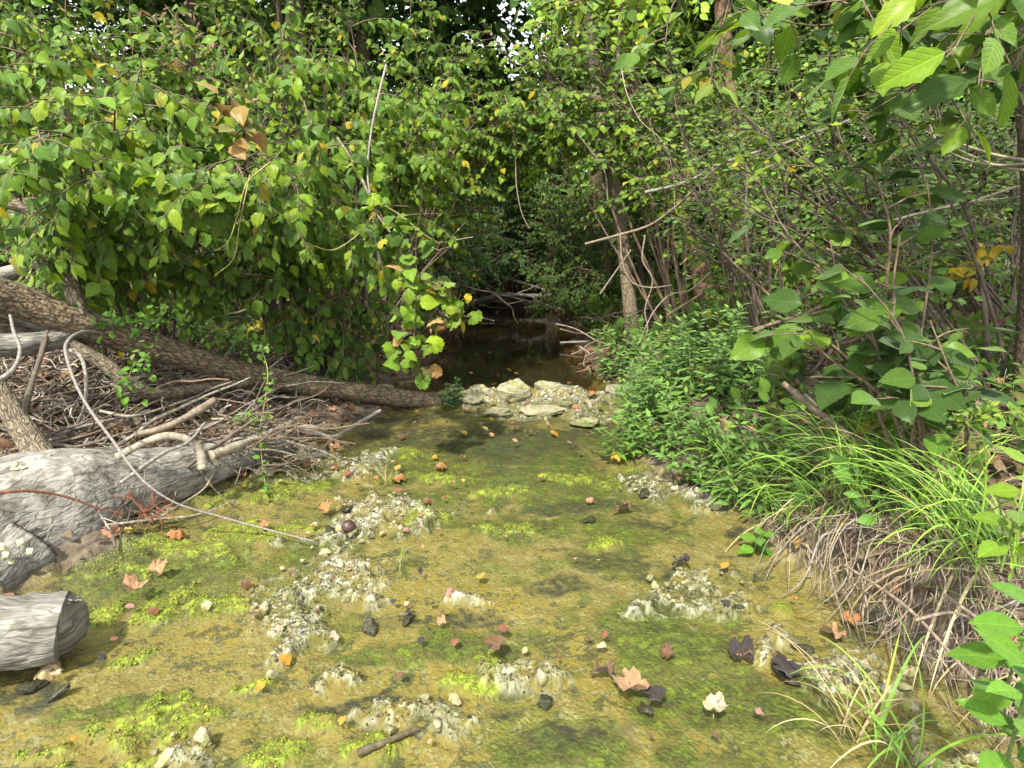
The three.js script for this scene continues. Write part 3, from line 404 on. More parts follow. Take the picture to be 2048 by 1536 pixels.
{
  const r = rng(77), cob = [51, 52, 53, 54, 55, 56].map(s => rockGeo(s, { sx: 1, sy: .62, sz: .8, amp: .45, detail: 4 }));
  const zones = [['left gravel bar in mid creek', [[650, 1140, 95, 60], [720, 1040, 110, 30], [590, 1235, 70, 45], [660, 1080, 70, 30], [800, 1000, 120, 14]], 38], ['gravel patch off the right bank by the dark wet leaf', [[1390, 1170, 100, 36]], 18], ['pale shelf beside the right bank herbs', [[1330, 972, 95, 24]], 14], ['gravel at the bottom right under the dry grass', [[1720, 1350, 120, 50]], 14], ['scattered shallows along the bottom edge', [[860, 1430, 130, 40], [360, 1490, 70, 30], [1060, 1330, 80, 30]], 16], ['pale margin below the brush pile', [[690, 922, 80, 22], [590, 920, 60, 14]], 14], ['toe of the stone sill', [[1100, 815, 150, 16]], 22]];
  for (const [zone, spots, n] of zones) for (let k = 0; k < n; k++) { const s = spots[k % spots.length], a = r() * 6.28, q = Math.sqrt(r()), p = G(s[0] + s[2] * q * Math.cos(a), s[1] + s[3] * q * Math.sin(a)), w = .009 + .018 * r() * r() + (r() < .06 ? .016 : 0); const m = top('limestone_cobble', cob[k % 6], r() < .45 ? M.cobble : M.cobbleB, `pale limestone cobble in the ${zone}`, 'stone', `cobbles in the ${zone}`); m.position.set(p.x, p.y + w * .02, p.z); m.rotation.set(r() * .5, r() * 6.28, r() * .5); m.scale.setScalar(w); }
  const darks = [[740, 1255, .036], [660, 1060, .03], [1180, 1040, .035], [1560, 1340, .05], [1290, 1420, .035], [1090, 1405, .035], [815, 1240, .028], [120, 1385, .035], [60, 1375, .04], [1610, 1300, .035], [1580, 1360, .045], [1470, 1215, .03], [690, 1020, .04], [1290, 990, .05], [1400, 975, .045]];
  for (const [u, v, w] of darks) { const p = G(u, v), m = top('wet_stone', cob[Math.floor(r() * 6)], M.darkWet, u > 1200 ? 'black wet stone lying in the right half of the creek' : 'black wet stone lying in the left half of the creek', 'stone', u > 1200 ? 'black wet stones right' : 'black wet stones left'); m.position.set(p.x, p.y + w * .15, p.z); m.scale.set(w * .85, w * .45, w * (.5 + .3 * r())); m.rotation.set(.3 * r(), r() * 6, .3 * r()); }
  { const p = G(697, 1060, .02), g = new THREE.SphereGeometry(.034, 20, 14), m = top('walnut_husk', g, M.shell, 'round dark brown husk on the left gravel bar', 'nut'); const q = g.attributes.position; for (let i = 0; i < q.count; i++) { const n = 1 + .05 * noise3(q.getX(i) * 90, q.getY(i) * 90, q.getZ(i) * 90, 3); q.setXYZ(i, q.getX(i) * n, q.getY(i) * n * .94, q.getZ(i) * n); } g.computeVertexNormals(); m.position.copy(p); }
  // loose pebbles in the gravel and bubbly algae on the mats: far too many to count
  const peb = rockGeo(61, { sx: 1, sy: .6, sz: .8, amp: .3, detail: 1 }), pm = [], pc = [], am = [], ac = [];
  const mm = (x, y, z, s, sy) => new THREE.Matrix4().compose(V(x, y, z), new THREE.Quaternion().setFromEuler(new THREE.Euler(r() * .6, r() * 6.28, r() * .6)), V(s, s * sy, s));
  for (let k = 0; k < 200000 && pm.length < 15000; k++) { const x = lerp(BX0, BX1, r()), z = lerp(BZ0, -.9, r()); const f = fld('rock', x, z); if (r() > f * (.25 + .75 * f) || bank(x, z)[1] > .05) continue; const s = .003 + .011 * r() * r() * r(); pm.push(mm(x, height(x, z) + s * .15, z, s, .9)); const t = .14 + .33 * r(), y = r(); pc.push(y < .2 ? [.07, .065, .05] : y < .35 ? [.16, .13, .07] : [t, t * .92, t * (.62 + .25 * r())]); }
  inst('pebbles', peb, M.pebble, pm, pc, scene); const po = scene.children[scene.children.length - 1]; tag(po, 'small pale pebbles strewn over the gravel patches', 'gravel', null, 'stuff');
  const bub = new THREE.IcosahedronGeometry(1, 1);
  for (let k = 0; k < 300000 && am.length < 34000; k++) { const x = lerp(BX0, BX1, r()), z = lerp(BZ0, -.85, r()); const f = fld('lime', x, z); if (f < .42 || r() > f * (.55 + .9 * fbm(x * 22, z * 22, 501, 2)) || bank(x, z)[1] > 0) continue; const s = .0025 + .006 * r() * r() * r(); am.push(mm(x, height(x, z) + s * .35, z, s, .8)); const j = .5 + .6 * r(), yl = r(); ac.push([(.125 + .07 * yl) * j, .185 * j, (.012 + .015 * yl) * j]); }
  inst('algae', bub, M.algae, am, ac, scene); const ao = scene.children[scene.children.length - 1]; tag(ao, 'bubbly lime-green algae in mats over the shallow bed', 'algae', null, 'stuff');
}

// ---------------------------------------------------------------- logs, trunks and sticks
function stickPts(list, n) { return curve(list.map(q => q.length === 3 ? at(...q) : G(q[0], q[1], .01)), n); }
function stick(name, label, category, list, r0, r1, mat, { n = 24, sides = 8, rough = .12, group, fine = 0, knots } = {}) {
  const pts = stickPts(list, n), m = top(name, tubeGeo(pts, taper(n + 1, r0, r1).map((x, i) => x * (1 + (knots ? .22 * Math.max(-.4, noise3(i * .33, r0 * 99, 3, 9)) : 0))), sides, { rough, freq: 5, seed: Math.floor(list[0][0] * 7 + list[0][1] + 50), fine }), mat, label, category, group); return m;
}
{ // the leaning fallen trunk whose tip rests at the sill
  const base = G(880, 806), g = root('leaning_fallen_tree', base, 'brown furrowed fallen tree slanting down from the left to the stone sill', 'fallen tree');
  const rel = l => l.map(q => q.clone().sub(base));
  const P = rel(curve([at(-120, 560, 2.75), at(20, 597, 3.0), at(160, 645, 3.25), at(330, 700, 3.62), at(520, 752, 4.08), at(700, 782, 4.5), at(890, 806, 4.98)], 70));
  part('trunk', tubeGeo(P, taper(71, .098, .072, 1), 24, { rough: .09, freq: 3, seed: 5, fine: .03 }), M.brownBark, g);
  part('branch_stub', tubeGeo(rel(curve([at(165, 640, 3.22), at(140, 560, 3.2), at(112, 480, 3.15), at(60, 425, 3.1), at(-20, 400, 3.0)], 20)), taper(21, .045, .022), 10, { rough: .12, seed: 7 }), M.greyBark, g).userData.label = 'dark upright limb rising from the fallen trunk';
  part('branch_stub', tubeGeo(rel(curve([at(560, 770, 4.1), at(520, 800, 4.05), at(500, 830, 4.0)], 8)), taper(9, .02, .01), 7, { seed: 8 }), M.brownStick, g);
}
const LT = 'weathered trunks heaped at the left edge';
stick('weathered_trunk', 'grey weathered trunk, upper one heaped against the fallen trunk at the left edge', 'tree trunk', [[-160, 540, 2.9], [0, 600, 3.02], [90, 640, 3.15], [165, 668, 3.3]], .10, .06, M.weathered, { sides: 16, n: 30, group: LT, fine: .04 });
stick('weathered_trunk', 'pale weathered trunk, lying level at the left edge under the fallen trunk', 'tree trunk', [[-160, 680, 2.85], [0, 690, 2.95], [90, 682, 3.1], [150, 665, 3.25]], .075, .05, M.weathered, { sides: 16, n: 30, group: LT, fine: .04 });
stick('weathered_trunk', 'brownish weathered trunk, middle one of the heap at the left edge', 'tree trunk', [[-160, 610, 3.05], [0, 648, 3.15], [80, 660, 3.25], [170, 672, 3.4]], .07, .05, M.greyBark, { sides: 14, n: 30, group: LT, fine: .04 });
stick('fallen_limb', 'dark limb lying level in the shade under the left bushes', 'branch', [[-60, 420, 3.9], [100, 405, 4.1], [230, 395, 4.4], [330, 405, 4.6]], .05, .03, M.greyBark, { sides: 10 });
stick('fallen_limb', 'grey limb sloping up behind the heap of weathered trunks', 'branch', [[-60, 570, 3.5], [60, 535, 3.7], [180, 505, 4.0], [300, 440, 4.4]], .06, .03, M.weathered, { sides: 10 });
{ // lower fork sagging under the fallen trunk
  stick('forked_branch', 'grey bark branch sagging in an arc beneath the fallen trunk', 'branch', [[140, 690, 3.2], [200, 722, 3.25], [250, 760, 3.3], [295, 785, 3.4], [350, 785, 3.6], [420, 775, 3.8], [500, 765, 4.0]], .042, .035, M.greyBark, { sides: 12, n: 40, fine: .04 });
}
{ // big grey log lying along the left waterline
  const base = G(280, 1010), g = root('grey_log', base, 'thick grey bark log lying along the left waterline under the brush pile', 'log');
  const rel = l => l.map(q => q.clone().sub(base));
  const pts = rel(curve([at(-260, 1120, 2.25), at(-60, 1075, 2.45), at(60, 1030, 2.62), at(200, 985, 2.85), at(330, 950, 3.08), at(450, 912, 3.38), at(560, 875, 3.75)], 90));
  const rr = taper(91, 1, 1).map((_, i) => { const t = i / 90; return lerp(.30, .12, sstep(.05, .95, t)) * (1 + .16 * Math.exp(-Math.pow((t - .42) / .12, 2)) - .05 * Math.exp(-Math.pow((t - .62) / .08, 2))); });
  part('trunk', tubeGeo(pts, rr, 40, { rough: .13, freq: 2.4, seed: 21, fine: .045 }), M.log, g);
  part('root_flare', tubeGeo(rel(curve([at(90, 990, 2.65), at(85, 925, 2.7), at(60, 880, 2.72), at(10, 800, 2.72), at(-30, 730, 2.7)], 24)), taper(25, .078, .036).map((x, i) => x * (i < 6 ? 1.15 : 1)), 18, { rough: .2, freq: 6, seed: 23, fine: .08 }), M.greyBark, g);
  part('root_flare', tubeGeo(rel(curve([at(40, 1090, 2.45), at(-10, 1130, 2.35), at(-70, 1190, 2.2)], 16)), taper(17, .17, .12), 18, { rough: .2, freq: 6, seed: 25, fine: .08 }), M.log, g);
  const r = rng(9), shelf = rockGeo(91, { sx: 1, sy: .25, sz: .8, amp: .2, detail: 2 });
  for (const [u, v] of [[10, 1110], [22, 1122], [58, 1103], [5, 1095], [40, 1085]]) { const m = part('bracket_fungus', shelf, M.lichen, g); m.position.copy(at(u, v, 2.24 + .03 * r())).sub(base); m.scale.setScalar(.014 + .008 * r()); m.rotation.set(1.1, r() * 3, .3); }
  for (let k = 0; k < 46; k++) { const c = k < 26 ? [45 + 60 * (r() - .3), 1050 + 45 * (r() - .4)] : [120 + 60 * r(), 905 + 50 * r()], m = part('lichen_patch', shelf, M.lichen, g); const i = 30 + Math.floor(r() * 26), a = r() * 1.4 + .1; m.position.copy(pts[i]).add(V(.25 * Math.cos(a), rr[i] * Math.sin(a) * .98, rr[i] * Math.cos(a) * .9)); m.position.x = pts[i].x + rr[i] * .3 * Math.cos(a); m.scale.set(.014 + .022 * r(), .012, .012 + .018 * r()); m.rotation.set(a > .8 ? .3 : 1.0, r() * 3, 0); }
}
{
  const base = G(80, 1330), g = root('log_stub', base, 'short broken grey log end in the bottom left corner', 'log');
  const pts = [at(-220, 1262, 1.72), at(-60, 1265, 1.80), at(40, 1258, 1.86), at(105, 1252, 1.90), at(128, 1250, 1.915)]; const c = curve(pts, 34).map(p => p.sub(base));
  part('trunk', tubeGeo(c, taper(35, .125, .108), 44, { rough: .12, freq: 7, seed: 31, fine: .07 }), M.weathered, g);
  const e = c[34], r = rng(33); part('broken_end', tubeGeo([V(-.05, 0, 0), V(-.01, .002, 0), V(.014, .004, .002), V(.026, .006, .004), V(.032, .008, 0)].map(p => p.add(e)), [.108, .104, .086, .05, .012], 40, { rough: .06, freq: 9, seed: 4, fine: .05 }), M.endGrain, g); { const q = g.children[g.children.length - 1].geometry, p = q.attributes.position, n = q.attributes.uv; for (let k = 0; k < p.count; k++) n.setXY(k, p.getY(k) * .8 + .13, p.getZ(k) * .8); } for (let k = 0; k < 7; k++) { const a = .4 + 2.2 * r(), R = .075 + .02 * r(), p0 = e.clone().add(V(-.05, R * Math.sin(a), R * Math.cos(a))), p1 = p0.clone().add(V(.06 + .04 * r(), .015 * (r() - .5), .02 * (r() - .5))); part('splinter', tubeGeo([p0, p0.clone().lerp(p1, .5), p1], [.016, .012, .003], 5, { rough: .4, freq: 30, seed: k }), M.weathered, g); }
}
const PROM = [
  ['rotten_stick', 'dark rotten wet stick lying in the shallows at the bottom middle', [[715, 1512], [770, 1490], [835, 1462]], .011, .007, 'darkStick'],
  ['bent_branch', 'long thin lilac-grey bent branch reaching from the brush pile down into the creek', [[215, 668, 3.3], [165, 664, 3.05], [136, 682, 2.88], [132, 710, 2.75], [165, 795, 2.65], [225, 880, 2.6], [285, 960, 2.55], [350, 1005, 2.58], [430, 1030, 2.65], [520, 1055, 2.68], [625, 1082, 2.62]], .0098, .0035, 'lilacStick'],
  ['bent_branch', 'pale hooked branch curling down beside the long bent branch', [[140, 700, 2.9], [162, 715, 2.85], [172, 760, 2.8], [168, 815, 2.85], [155, 845, 2.9]], .010, .007, 'greyStick'],
  ['pale_limb', 'thick cream limb arching over the grey log', [[235, 915, 2.75], [290, 885, 2.8], [340, 872, 2.85], [385, 885, 2.9], [402, 910, 2.92], [405, 940, 2.9]], .024, .028, 'paleStick'],
  ['pale_limb', 'thick pale limb leading right from the arching limb along the waterline', [[420, 912, 2.95], [470, 893, 3.1], [530, 870, 3.3], [600, 835, 3.6]], .032, .022, 'paleStick'],
  ['pale_limb', 'rotten tan limb lying across the middle of the brush pile', [[270, 870, 3.0], [330, 855, 3.05], [380, 830, 3.15], [430, 800, 3.3]], .020, .032, 'tanVine'],
  ['brush_stick', 'straight grey stick slanting across the grey log', [[240, 966, 2.55], [330, 905, 2.75], [375, 885, 2.85], [410, 845, 3.0]], .010, .007, 'greyStick'],
  ['brush_stick', 'forked grey stick reaching out over the water from the left bank', [[560, 850, 3.7], [620, 862, 3.85], [665, 873, 3.95], [710, 850, 4.0], [762, 820, 4.05]], .018, .012, 'greyStick'],
  ['brush_stick', 'long grey stick lying on the brush pile above the grey log', [[60, 895, 2.95], [140, 860, 3.05], [200, 845, 3.15], [300, 820, 3.4]], .014, .008, 'greyStick'],
  ['brush_stick', 'thin pale stick running level across the brush pile', [[200, 822, 3.2], [260, 832, 3.2], [330, 815, 3.4], [400, 790, 3.7]], .010, .007, 'paleStick'],
  ['brush_stick', 'upright dark stick standing in the brush pile', [[30, 960, 2.8], [55, 800, 2.9], [85, 700, 3.0], [95, 660, 3.1]], .018, .01, 'darkStick'],
  ['curved_root', 'smooth grey root curling in at the left edge below the trunks', [[-20, 770, 2.5], [25, 740, 2.55], [40, 700, 2.6], [28, 665, 2.65], [20, 630, 2.7]], .010, .007, 'greyStick'],
  ['red_root', 'thin red-brown root trailing across the grey log', [[-30, 990, 2.18], [50, 982, 2.28], [130, 993, 2.40], [200, 1018, 2.5], [250, 1028, 2.58]], .007, .004, 'redRoot'],
  ['brush_stick', 'pale curved stick leaning out over the water right of the red roots', [[300, 1045, 2.75], [360, 1010, 2.85], [410, 975, 2.95], [430, 940, 3.0]], .010, .005, 'tanVine'],
  ['brush_stick', 'thin stick lying along the water edge right of the red roots', [[210, 1050, 2.6], [300, 1040, 2.72], [400, 1028, 2.85], [470, 1000, 3.05]], .007, .005, 'paleStick'],
  ['hanging_vine', 'pale dead vine hanging in front of the left bushes, main strand', [[675, 275, 3.4], [710, 330, 3.4], [742, 400, 3.4], [752, 425, 3.4], [790, 480, 3.38], [818, 545, 3.36], [830, 610, 3.35], [828, 690, 3.35]], .012, .004, 'tanVine'],
  ['hanging_vine', 'grey dead vine hanging straight down to join the main strand', [[772, 130, 3.6], [755, 200, 3.5], [742, 265, 3.45], [735, 350, 3.42], [745, 415, 3.4]], .010, .008, 'greyStick'],
  ['hanging_vine', 'short pale vine tip hanging left of the main strand', [[745, 425, 3.4], [750, 470, 3.4], [757, 530, 3.38]], .005, .003, 'tanVine'],
  ['hanging_vine', 'yellow-green stem zigzagging left from the main hanging strand', [[745, 432, 3.4], [720, 465, 3.38], [665, 500, 3.36], [610, 485, 3.36]], .007, .004, 'yellowStem'],
  ['hanging_vine', 'yellow-green stem running right from the main hanging strand', [[748, 400, 3.4], [800, 430, 3.42], [850, 470, 3.45], [880, 487, 3.46]], .006, .003, 'yellowStem'],
  ['hanging_vine', 'yellow-green stem hanging in an open loop on the left bushes', [[540, 325, 2.9], [495, 365, 2.85], [475, 430, 2.8], [455, 485, 2.8], [430, 502, 2.8]], .006, .003, 'yellowStem'],
  ['hanging_vine', 'second yellow-green stem hanging beside the open loop', [[500, 350, 2.95], [480, 440, 2.9], [465, 520, 2.85], [428, 552, 2.85]], .005, .003, 'yellowStem'],
  ['hanging_vine', 'pale vine dangling alone under the arch over the pool', [[1010, 190, 5.5], [1028, 270, 5.5], [1034, 380, 5.5], [1045, 430, 5.5], [1060, 458, 5.5]], .010, .006, 'tanVine'],
  ['hanging_vine', 'pale vine dangling against the grey tree from the arch', [[1090, 180, 5.3], [1140, 250, 5.2], [1185, 305, 5.2], [1210, 345, 5.2], [1215, 400, 5.2]], .010, .007, 'tanVine'],
  ['dead_limb', 'long bare tan limb slanting up right across the two trunks', [[1170, 488, 4.6], [1230, 472, 4.55], [1300, 450, 4.5], [1360, 405, 4.4], [1400, 365, 4.35], [1450, 320, 4.3]], .014, .010, 'tanVine'],
  ['dead_limb', 'broken grey limb slanting level behind the bare tan limb', [[1290, 385, 4.9], [1370, 365, 4.8], [1450, 325, 4.7], [1560, 290, 4.6], [1700, 240, 4.5]], .022, .013, 'greyStick'],
  ['dead_limb', 'bare pale limb reaching down left below the tan limb', [[1200, 588, 4.6], [1230, 545, 4.6], [1262, 500, 4.6]], .010, .008, 'tanVine'],
  ['curly_vine', 'curly bare vine looping down in front of the grey tree', [[1240, 470, 4.5], [1246, 530, 4.5], [1265, 565, 4.5], [1300, 575, 4.45], [1345, 570, 4.4]], .010, .007, 'tanVine'],
  ['curly_vine', 'curly bare vine hanging right of the grey tree to the herbs', [[1290, 470, 4.5], [1285, 520, 4.5], [1305, 560, 4.5], [1290, 620, 4.5], [1295, 660, 4.5], [1280, 700, 4.5]], .009, .006, 'tanVine'],
  ['curly_vine', 'wavy pale vine bending left from the cedar trunk', [[1420, 545, 4.4], [1380, 580, 4.4], [1340, 590, 4.4], [1310, 620, 4.4], [1275, 690, 4.4]], .008, .006, 'paleStick'],
  ['curly_vine', 'thin pale vine arching from the arch down beside the cedar trunk', [[1240, 120, 4.8], [1255, 190, 4.6], [1280, 240, 4.6], [1322, 280, 4.55], [1345, 340, 4.5], [1350, 420, 4.5]], .007, .004, 'paleStick'],
  ['curly_vine', 'tangled tan vine crossing the foot of the cedar trunk', [[1360, 530, 4.5], [1400, 500, 4.5], [1440, 525, 4.45], [1480, 500, 4.4], [1420, 470, 4.5]], .008, .005, 'tanVine'],
  ['broken_stick', 'broken pinkish-brown stick poking up left from the right bank grass', [[1565, 765, 2.6], [1620, 810, 2.55], [1690, 865, 2.5], [1750, 925, 2.45]], .014, .016, 'tanVine'],
  ['bare_branch', 'bare pale branch fanning out at the right edge, upper spray', [[2120, 330, 1.9], [2000, 312, 1.95], [1900, 280, 2.0], [1850, 262, 2.05]], .007, .002, 'paleStick'],
  ['bare_branch', 'bare pale branch fanning out at the right edge, lower spray', [[2120, 345, 1.9], [2010, 335, 1.95], [1940, 310, 2.0], [1880, 280, 2.0]], .006, .002, 'paleStick'],
  ['bare_branch', 'bare pale branch bowed down at the right edge', [[2120, 320, 1.9], [1990, 330, 1.95], [1930, 318, 2.0], [1880, 290, 2.0], [1860, 250, 2.05]], .005, .002, 'paleStick'],
  ['drift_branch', 'bare dark branch lying from the right bank into the pool', [[1330, 600, 7.2], [1240, 650, 7.4], [1180, 668, 7.6], [1120, 690, 7.4]], .03, .014, 'brownStick'],
  ['drift_branch', 'pale branch lying level from the right bank over the pool', [[1260, 672, 6.9], [1190, 682, 7.0], [1120, 685, 7.1]], .022, .012, 'greyStick'],
  ['drift_branch', 'twiggy branch at the right edge of the pool near the sill', [[1290, 700, 6.0], [1230, 715, 6.0], [1180, 738, 5.9], [1150, 745, 5.85]], .018, .008, 'brownStick'],
  ['drift_branch', 'log-like limb lying across the far end of the pool', [[940, 605, 11.3], [1010, 590, 11.4], [1080, 592, 11.3], [1150, 585, 11]], .06, .04, 'greyStick'],
  ['drift_branch', 'slender arched limb over the far end of the pool', [[900, 545, 10.5], [980, 550, 10.6], [1060, 570, 10.5], [1120, 590, 10.2]], .03, .016, 'greyStick'],
  ['drift_branch', 'bare limb rising left from the far pool edge', [[930, 625, 10.3], [900, 600, 9.8], [870, 585, 9.4], [820, 540, 9]], .03, .016, 'brownStick'],
];
for (const [n, label, pts, a, b, m] of PROM) stick(n, label, n.includes('vine') ? 'vine' : n.includes('root') ? 'root' : 'branch', pts, a * (/vine|dead_limb/.test(n) ? .75 : n === 'pale_limb' ? .8 : 1), b * (/vine|dead_limb/.test(n) ? .75 : n === 'pale_limb' ? .8 : 1), M[m], { n: 40, sides: 8, rough: .2, fine: .06, knots: true });
{ // the brush pile: sticks that can be told apart
  const r = rng(404), mats = [M.greyStick, M.paleStick, M.brownStick, M.brownStick, M.tanVine, M.brownStick, M.darkStick, M.darkStick], geos = [];
  for (let k = 0; k < 9; k++) { const p = []; let d = V(1, 0, 0), q = V(-.5, 0, 0); for (let i = 0; i < 9; i++) { p.push(q.clone()); d.add(V(0, (r() - .5) * .5, (r() - .5) * .5)).normalize(); q.addScaledVector(d, .125); } let g = tubeGeo(curve(p, 20), taper(21, .011, .004), 6, { rough: .2, seed: k }); if (k % 2) { const s = p[4], e = s.clone().add(V(.18, .1 * (r() - .3), .16 * (r() - .5))), f = e.clone().add(V(.16, .04, .06 * (r() - .5))); g = mergeGeometries([g, tubeGeo([s, e, f], [.006, .004, .002], 5)]); } geos.push(g); }
  const put = (u, v, dep, len, thick, yaw, pitch, label, group, name = 'brush_stick') => { const m = top(name, geos[Math.floor(r() * 9)], mats[Math.floor(r() * mats.length)], label, 'stick', group); m.position.copy(at(u, v, dep)); const gy = height(m.position.x, m.position.z) + .02; if (m.position.y < gy) m.position.y = gy; m.rotation.set(r() * 6.28, yaw, pitch, 'YZX'); m.scale.set(len, thick, thick); };
  for (let k = 0; k < 150; k++) { const t = r(), u = 20 + 560 * t, v = lerp(760, 905, r()) - 30 * t + 10, p = onPlane(u, v, .25), dep = project(p)[2]; put(u, v, Math.min(dep, 4.2) - .05 * r(), .35 + .8 * r(), .5 + .9 * r(), (r() - .5) * 2.2 + .3, (r() - .5) * .7, 'thin dead stick tangled in the brush pile above the grey log', 'sticks of the brush pile'); }
  for (let k = 0; k < 46; k++) put(380 + 240 * r(), 890 + 90 * r() - 30, 3.2 + .3 * r(), .2 + .4 * r(), .3 + .4 * r(), (r() - .5) * 2.5, (r() - .5) * .9, 'short dead twig along the water edge below the brush pile', 'twigs at the left water edge');
  for (let k = 0; k < 60; k++) put(560 + 300 * r(), 430 + 250 * r(), 4.6 + 1.2 * r(), .6 + .9 * r(), .5 + .7 * r(), (r() - .5) * 3, .5 + (r() - .5) * 1.6, 'bare dead twig in the shade beneath the left bushes', 'dead twigs under the left bushes');
  for (let k = 0; k < 34; k++) put(860 + 380 * r(), 520 + 110 * r(), 9 + 2.5 * r(), 1 + 1.6 * r(), 1.2 + 1.2 * r(), (r() - .5) * 3, (r() - .5) * .8, 'bare dead branch in the tangle at the far end of the pool', 'branches at the far pool end');
  for (let k = 0; k < 26; k++) put(1180 + 180 * r(), 600 + 140 * r(), 5.6 + 1.6 * r(), .6 + .8 * r(), .6 + .7 * r(), (r() - .5) * 3, (r() - .5) * .8, 'bare twig on the right edge of the pool', 'twigs at the right pool edge');
  for (let k = 0; k < 60; k++) put(1420 + 620 * r(), 330 + 340 * r(), 3.6 + 2.2 * r(), .7 + 1.2 * r(), .5 + .9 * r(), (r() - .5) * 3, (r() - .5) * 1.6, 'grey dead stick standing among the right bank thicket', 'dead sticks in the right thicket');
  for (let k = 0; k < 12; k++) { const m = top('red_root', geos[k % 9], M.redRoot, 'short red-brown root in the tuft against the grey log', 'root', 'red roots against the log'); m.position.copy(at(255 + 60 * r(), 985 + 65 * r(), 2.6 + .12 * r())); m.rotation.set(r() * 6, r() * 6, r() * 2 - .3); m.scale.set(.16 + .16 * r(), .22 + .3 * r(), .25); }
}

// ---------------------------------------------------------------- trees
// a sprig: a short twig with several leaves, joined; crowns of trees farther off are made of these
function sprigGeo(seed, leaf, n, size, spread) {
  const r = rng(seed), gs = []; const tip = V(0, 1, 0);
  for (let k = 0; k < n; k++) { const t = .15 + .85 * k / (n - 1), s = k % 2 ? 1 : -1; const p = V(.03 * Math.sin(k), t, 0), d = V(s * spread * (1.1 - .5 * t), .6, .5 * (r() - .5)).addScaledVector(sphereDir(r), .35), g = leaf.clone(); g.applyMatrix4(leafMatrix(p, d, V(0, 0, 1).addScaledVector(sphereDir(r), .6), size * (.7 + .5 * r()), r)); gs.push(g); }
  return mergeGeometries(gs);
}
const SPRIG = [sprigGeo(1, LEAF.small[0], 8, .42, 1), sprigGeo(2, LEAF.small[1], 9, .36, .9), sprigGeo(3, LEAF.small[0], 7, .46, 1.1)];
function crown(parent, clusters, pal, per, size, seed, { hang = .25, bright = 1 } = {}) {
  const r = rng(seed), lists = SPRIG.map(() => [[], []]);
  for (const [c, rad] of clusters) for (let k = 0; k < per; k++) {
    const d = sphereDir(r), q = Math.pow(r(), .45) * (1 + .25 * noise3(d.x * 2, d.y * 2, d.z * 2, seed)); const p = c.clone().add(V(d.x * rad.x * q, d.y * rad.y * q, d.z * rad.z * q));
    const dir = d.clone().multiplyScalar(.6).add(V(0, .15 - hang * (r() + .2), 0)).addScaledVector(sphereDir(r), .7), nr = V(0, 1, .35).addScaledVector(sphereDir(r), .6);
    const i = Math.floor(r() * 3), cc = pal[Math.floor(r() * pal.length)], j = (.75 + .5 * r()) * bright; lists[i][0].push(leafMatrix(p, dir, nr, size * (.6 + .7 * r()), r)); lists[i][1].push([cc[0] * j, cc[1] * j, cc[2] * j]);
  }
  lists.forEach(([m, c], i) => m.length && inst('crown', SPRIG[i], whitePlain, m, c, parent));
}
function tree(o) {
  const g = root(o.name || 'woodland_tree', o.base, o.label, 'tree', o.group), r = rng(o.seed);
  const pts = curve(o.trunk.map(p => p.clone().sub(o.base)), 26), n = 27;
  part('trunk', tubeGeo(pts, taper(n, o.r, o.r * (o.end || .55)).map((x, i) => x * (1 + .35 * Math.exp(-i * .9))), o.sides || 14, { rough: .1, freq: 3, seed: o.seed, fine: .03 }), o.bark, g);
  const limbs = [];
  for (const [c, rad] of o.crown || []) { const i = 12 + Math.floor(r() * 13), s = pts[i], e = c.clone().sub(o.base); const l = curve([s, s.clone().lerp(e, .4).add(V(0, .12 * rad.x, 0)), e, e.clone().addScaledVector(e.clone().sub(s).normalize(), rad.x * .7)], 10); part('limb', tubeGeo(l, taper(11, Math.min(o.r * .35, .05), .008), 6, { rough: .15, seed: o.seed + i }), o.bark, g); for (let k = 0; k < 5; k++) { const b = l[4 + k]; let d = sphereDir(r); const q = [b, b.clone().addScaledVector(d, rad.x * .4), b.clone().addScaledVector(d, rad.x * .7).addScaledVector(sphereDir(r), .15)]; limbs.push(tubeGeo(q, [.008, .005, .002], 4, { cap: false })); } }
  if (limbs.length) part('twigs', mergeGeometries(limbs), o.bark, g).userData.kind = 'stuff';
  if (o.crown) crown(g, o.crown.map(([c, rad]) => [c.clone().sub(o.base), rad]), o.pal, o.per, o.size, o.seed, o);
  return g;
}
const onG = (x, z) => V(x, height(x, z), z);
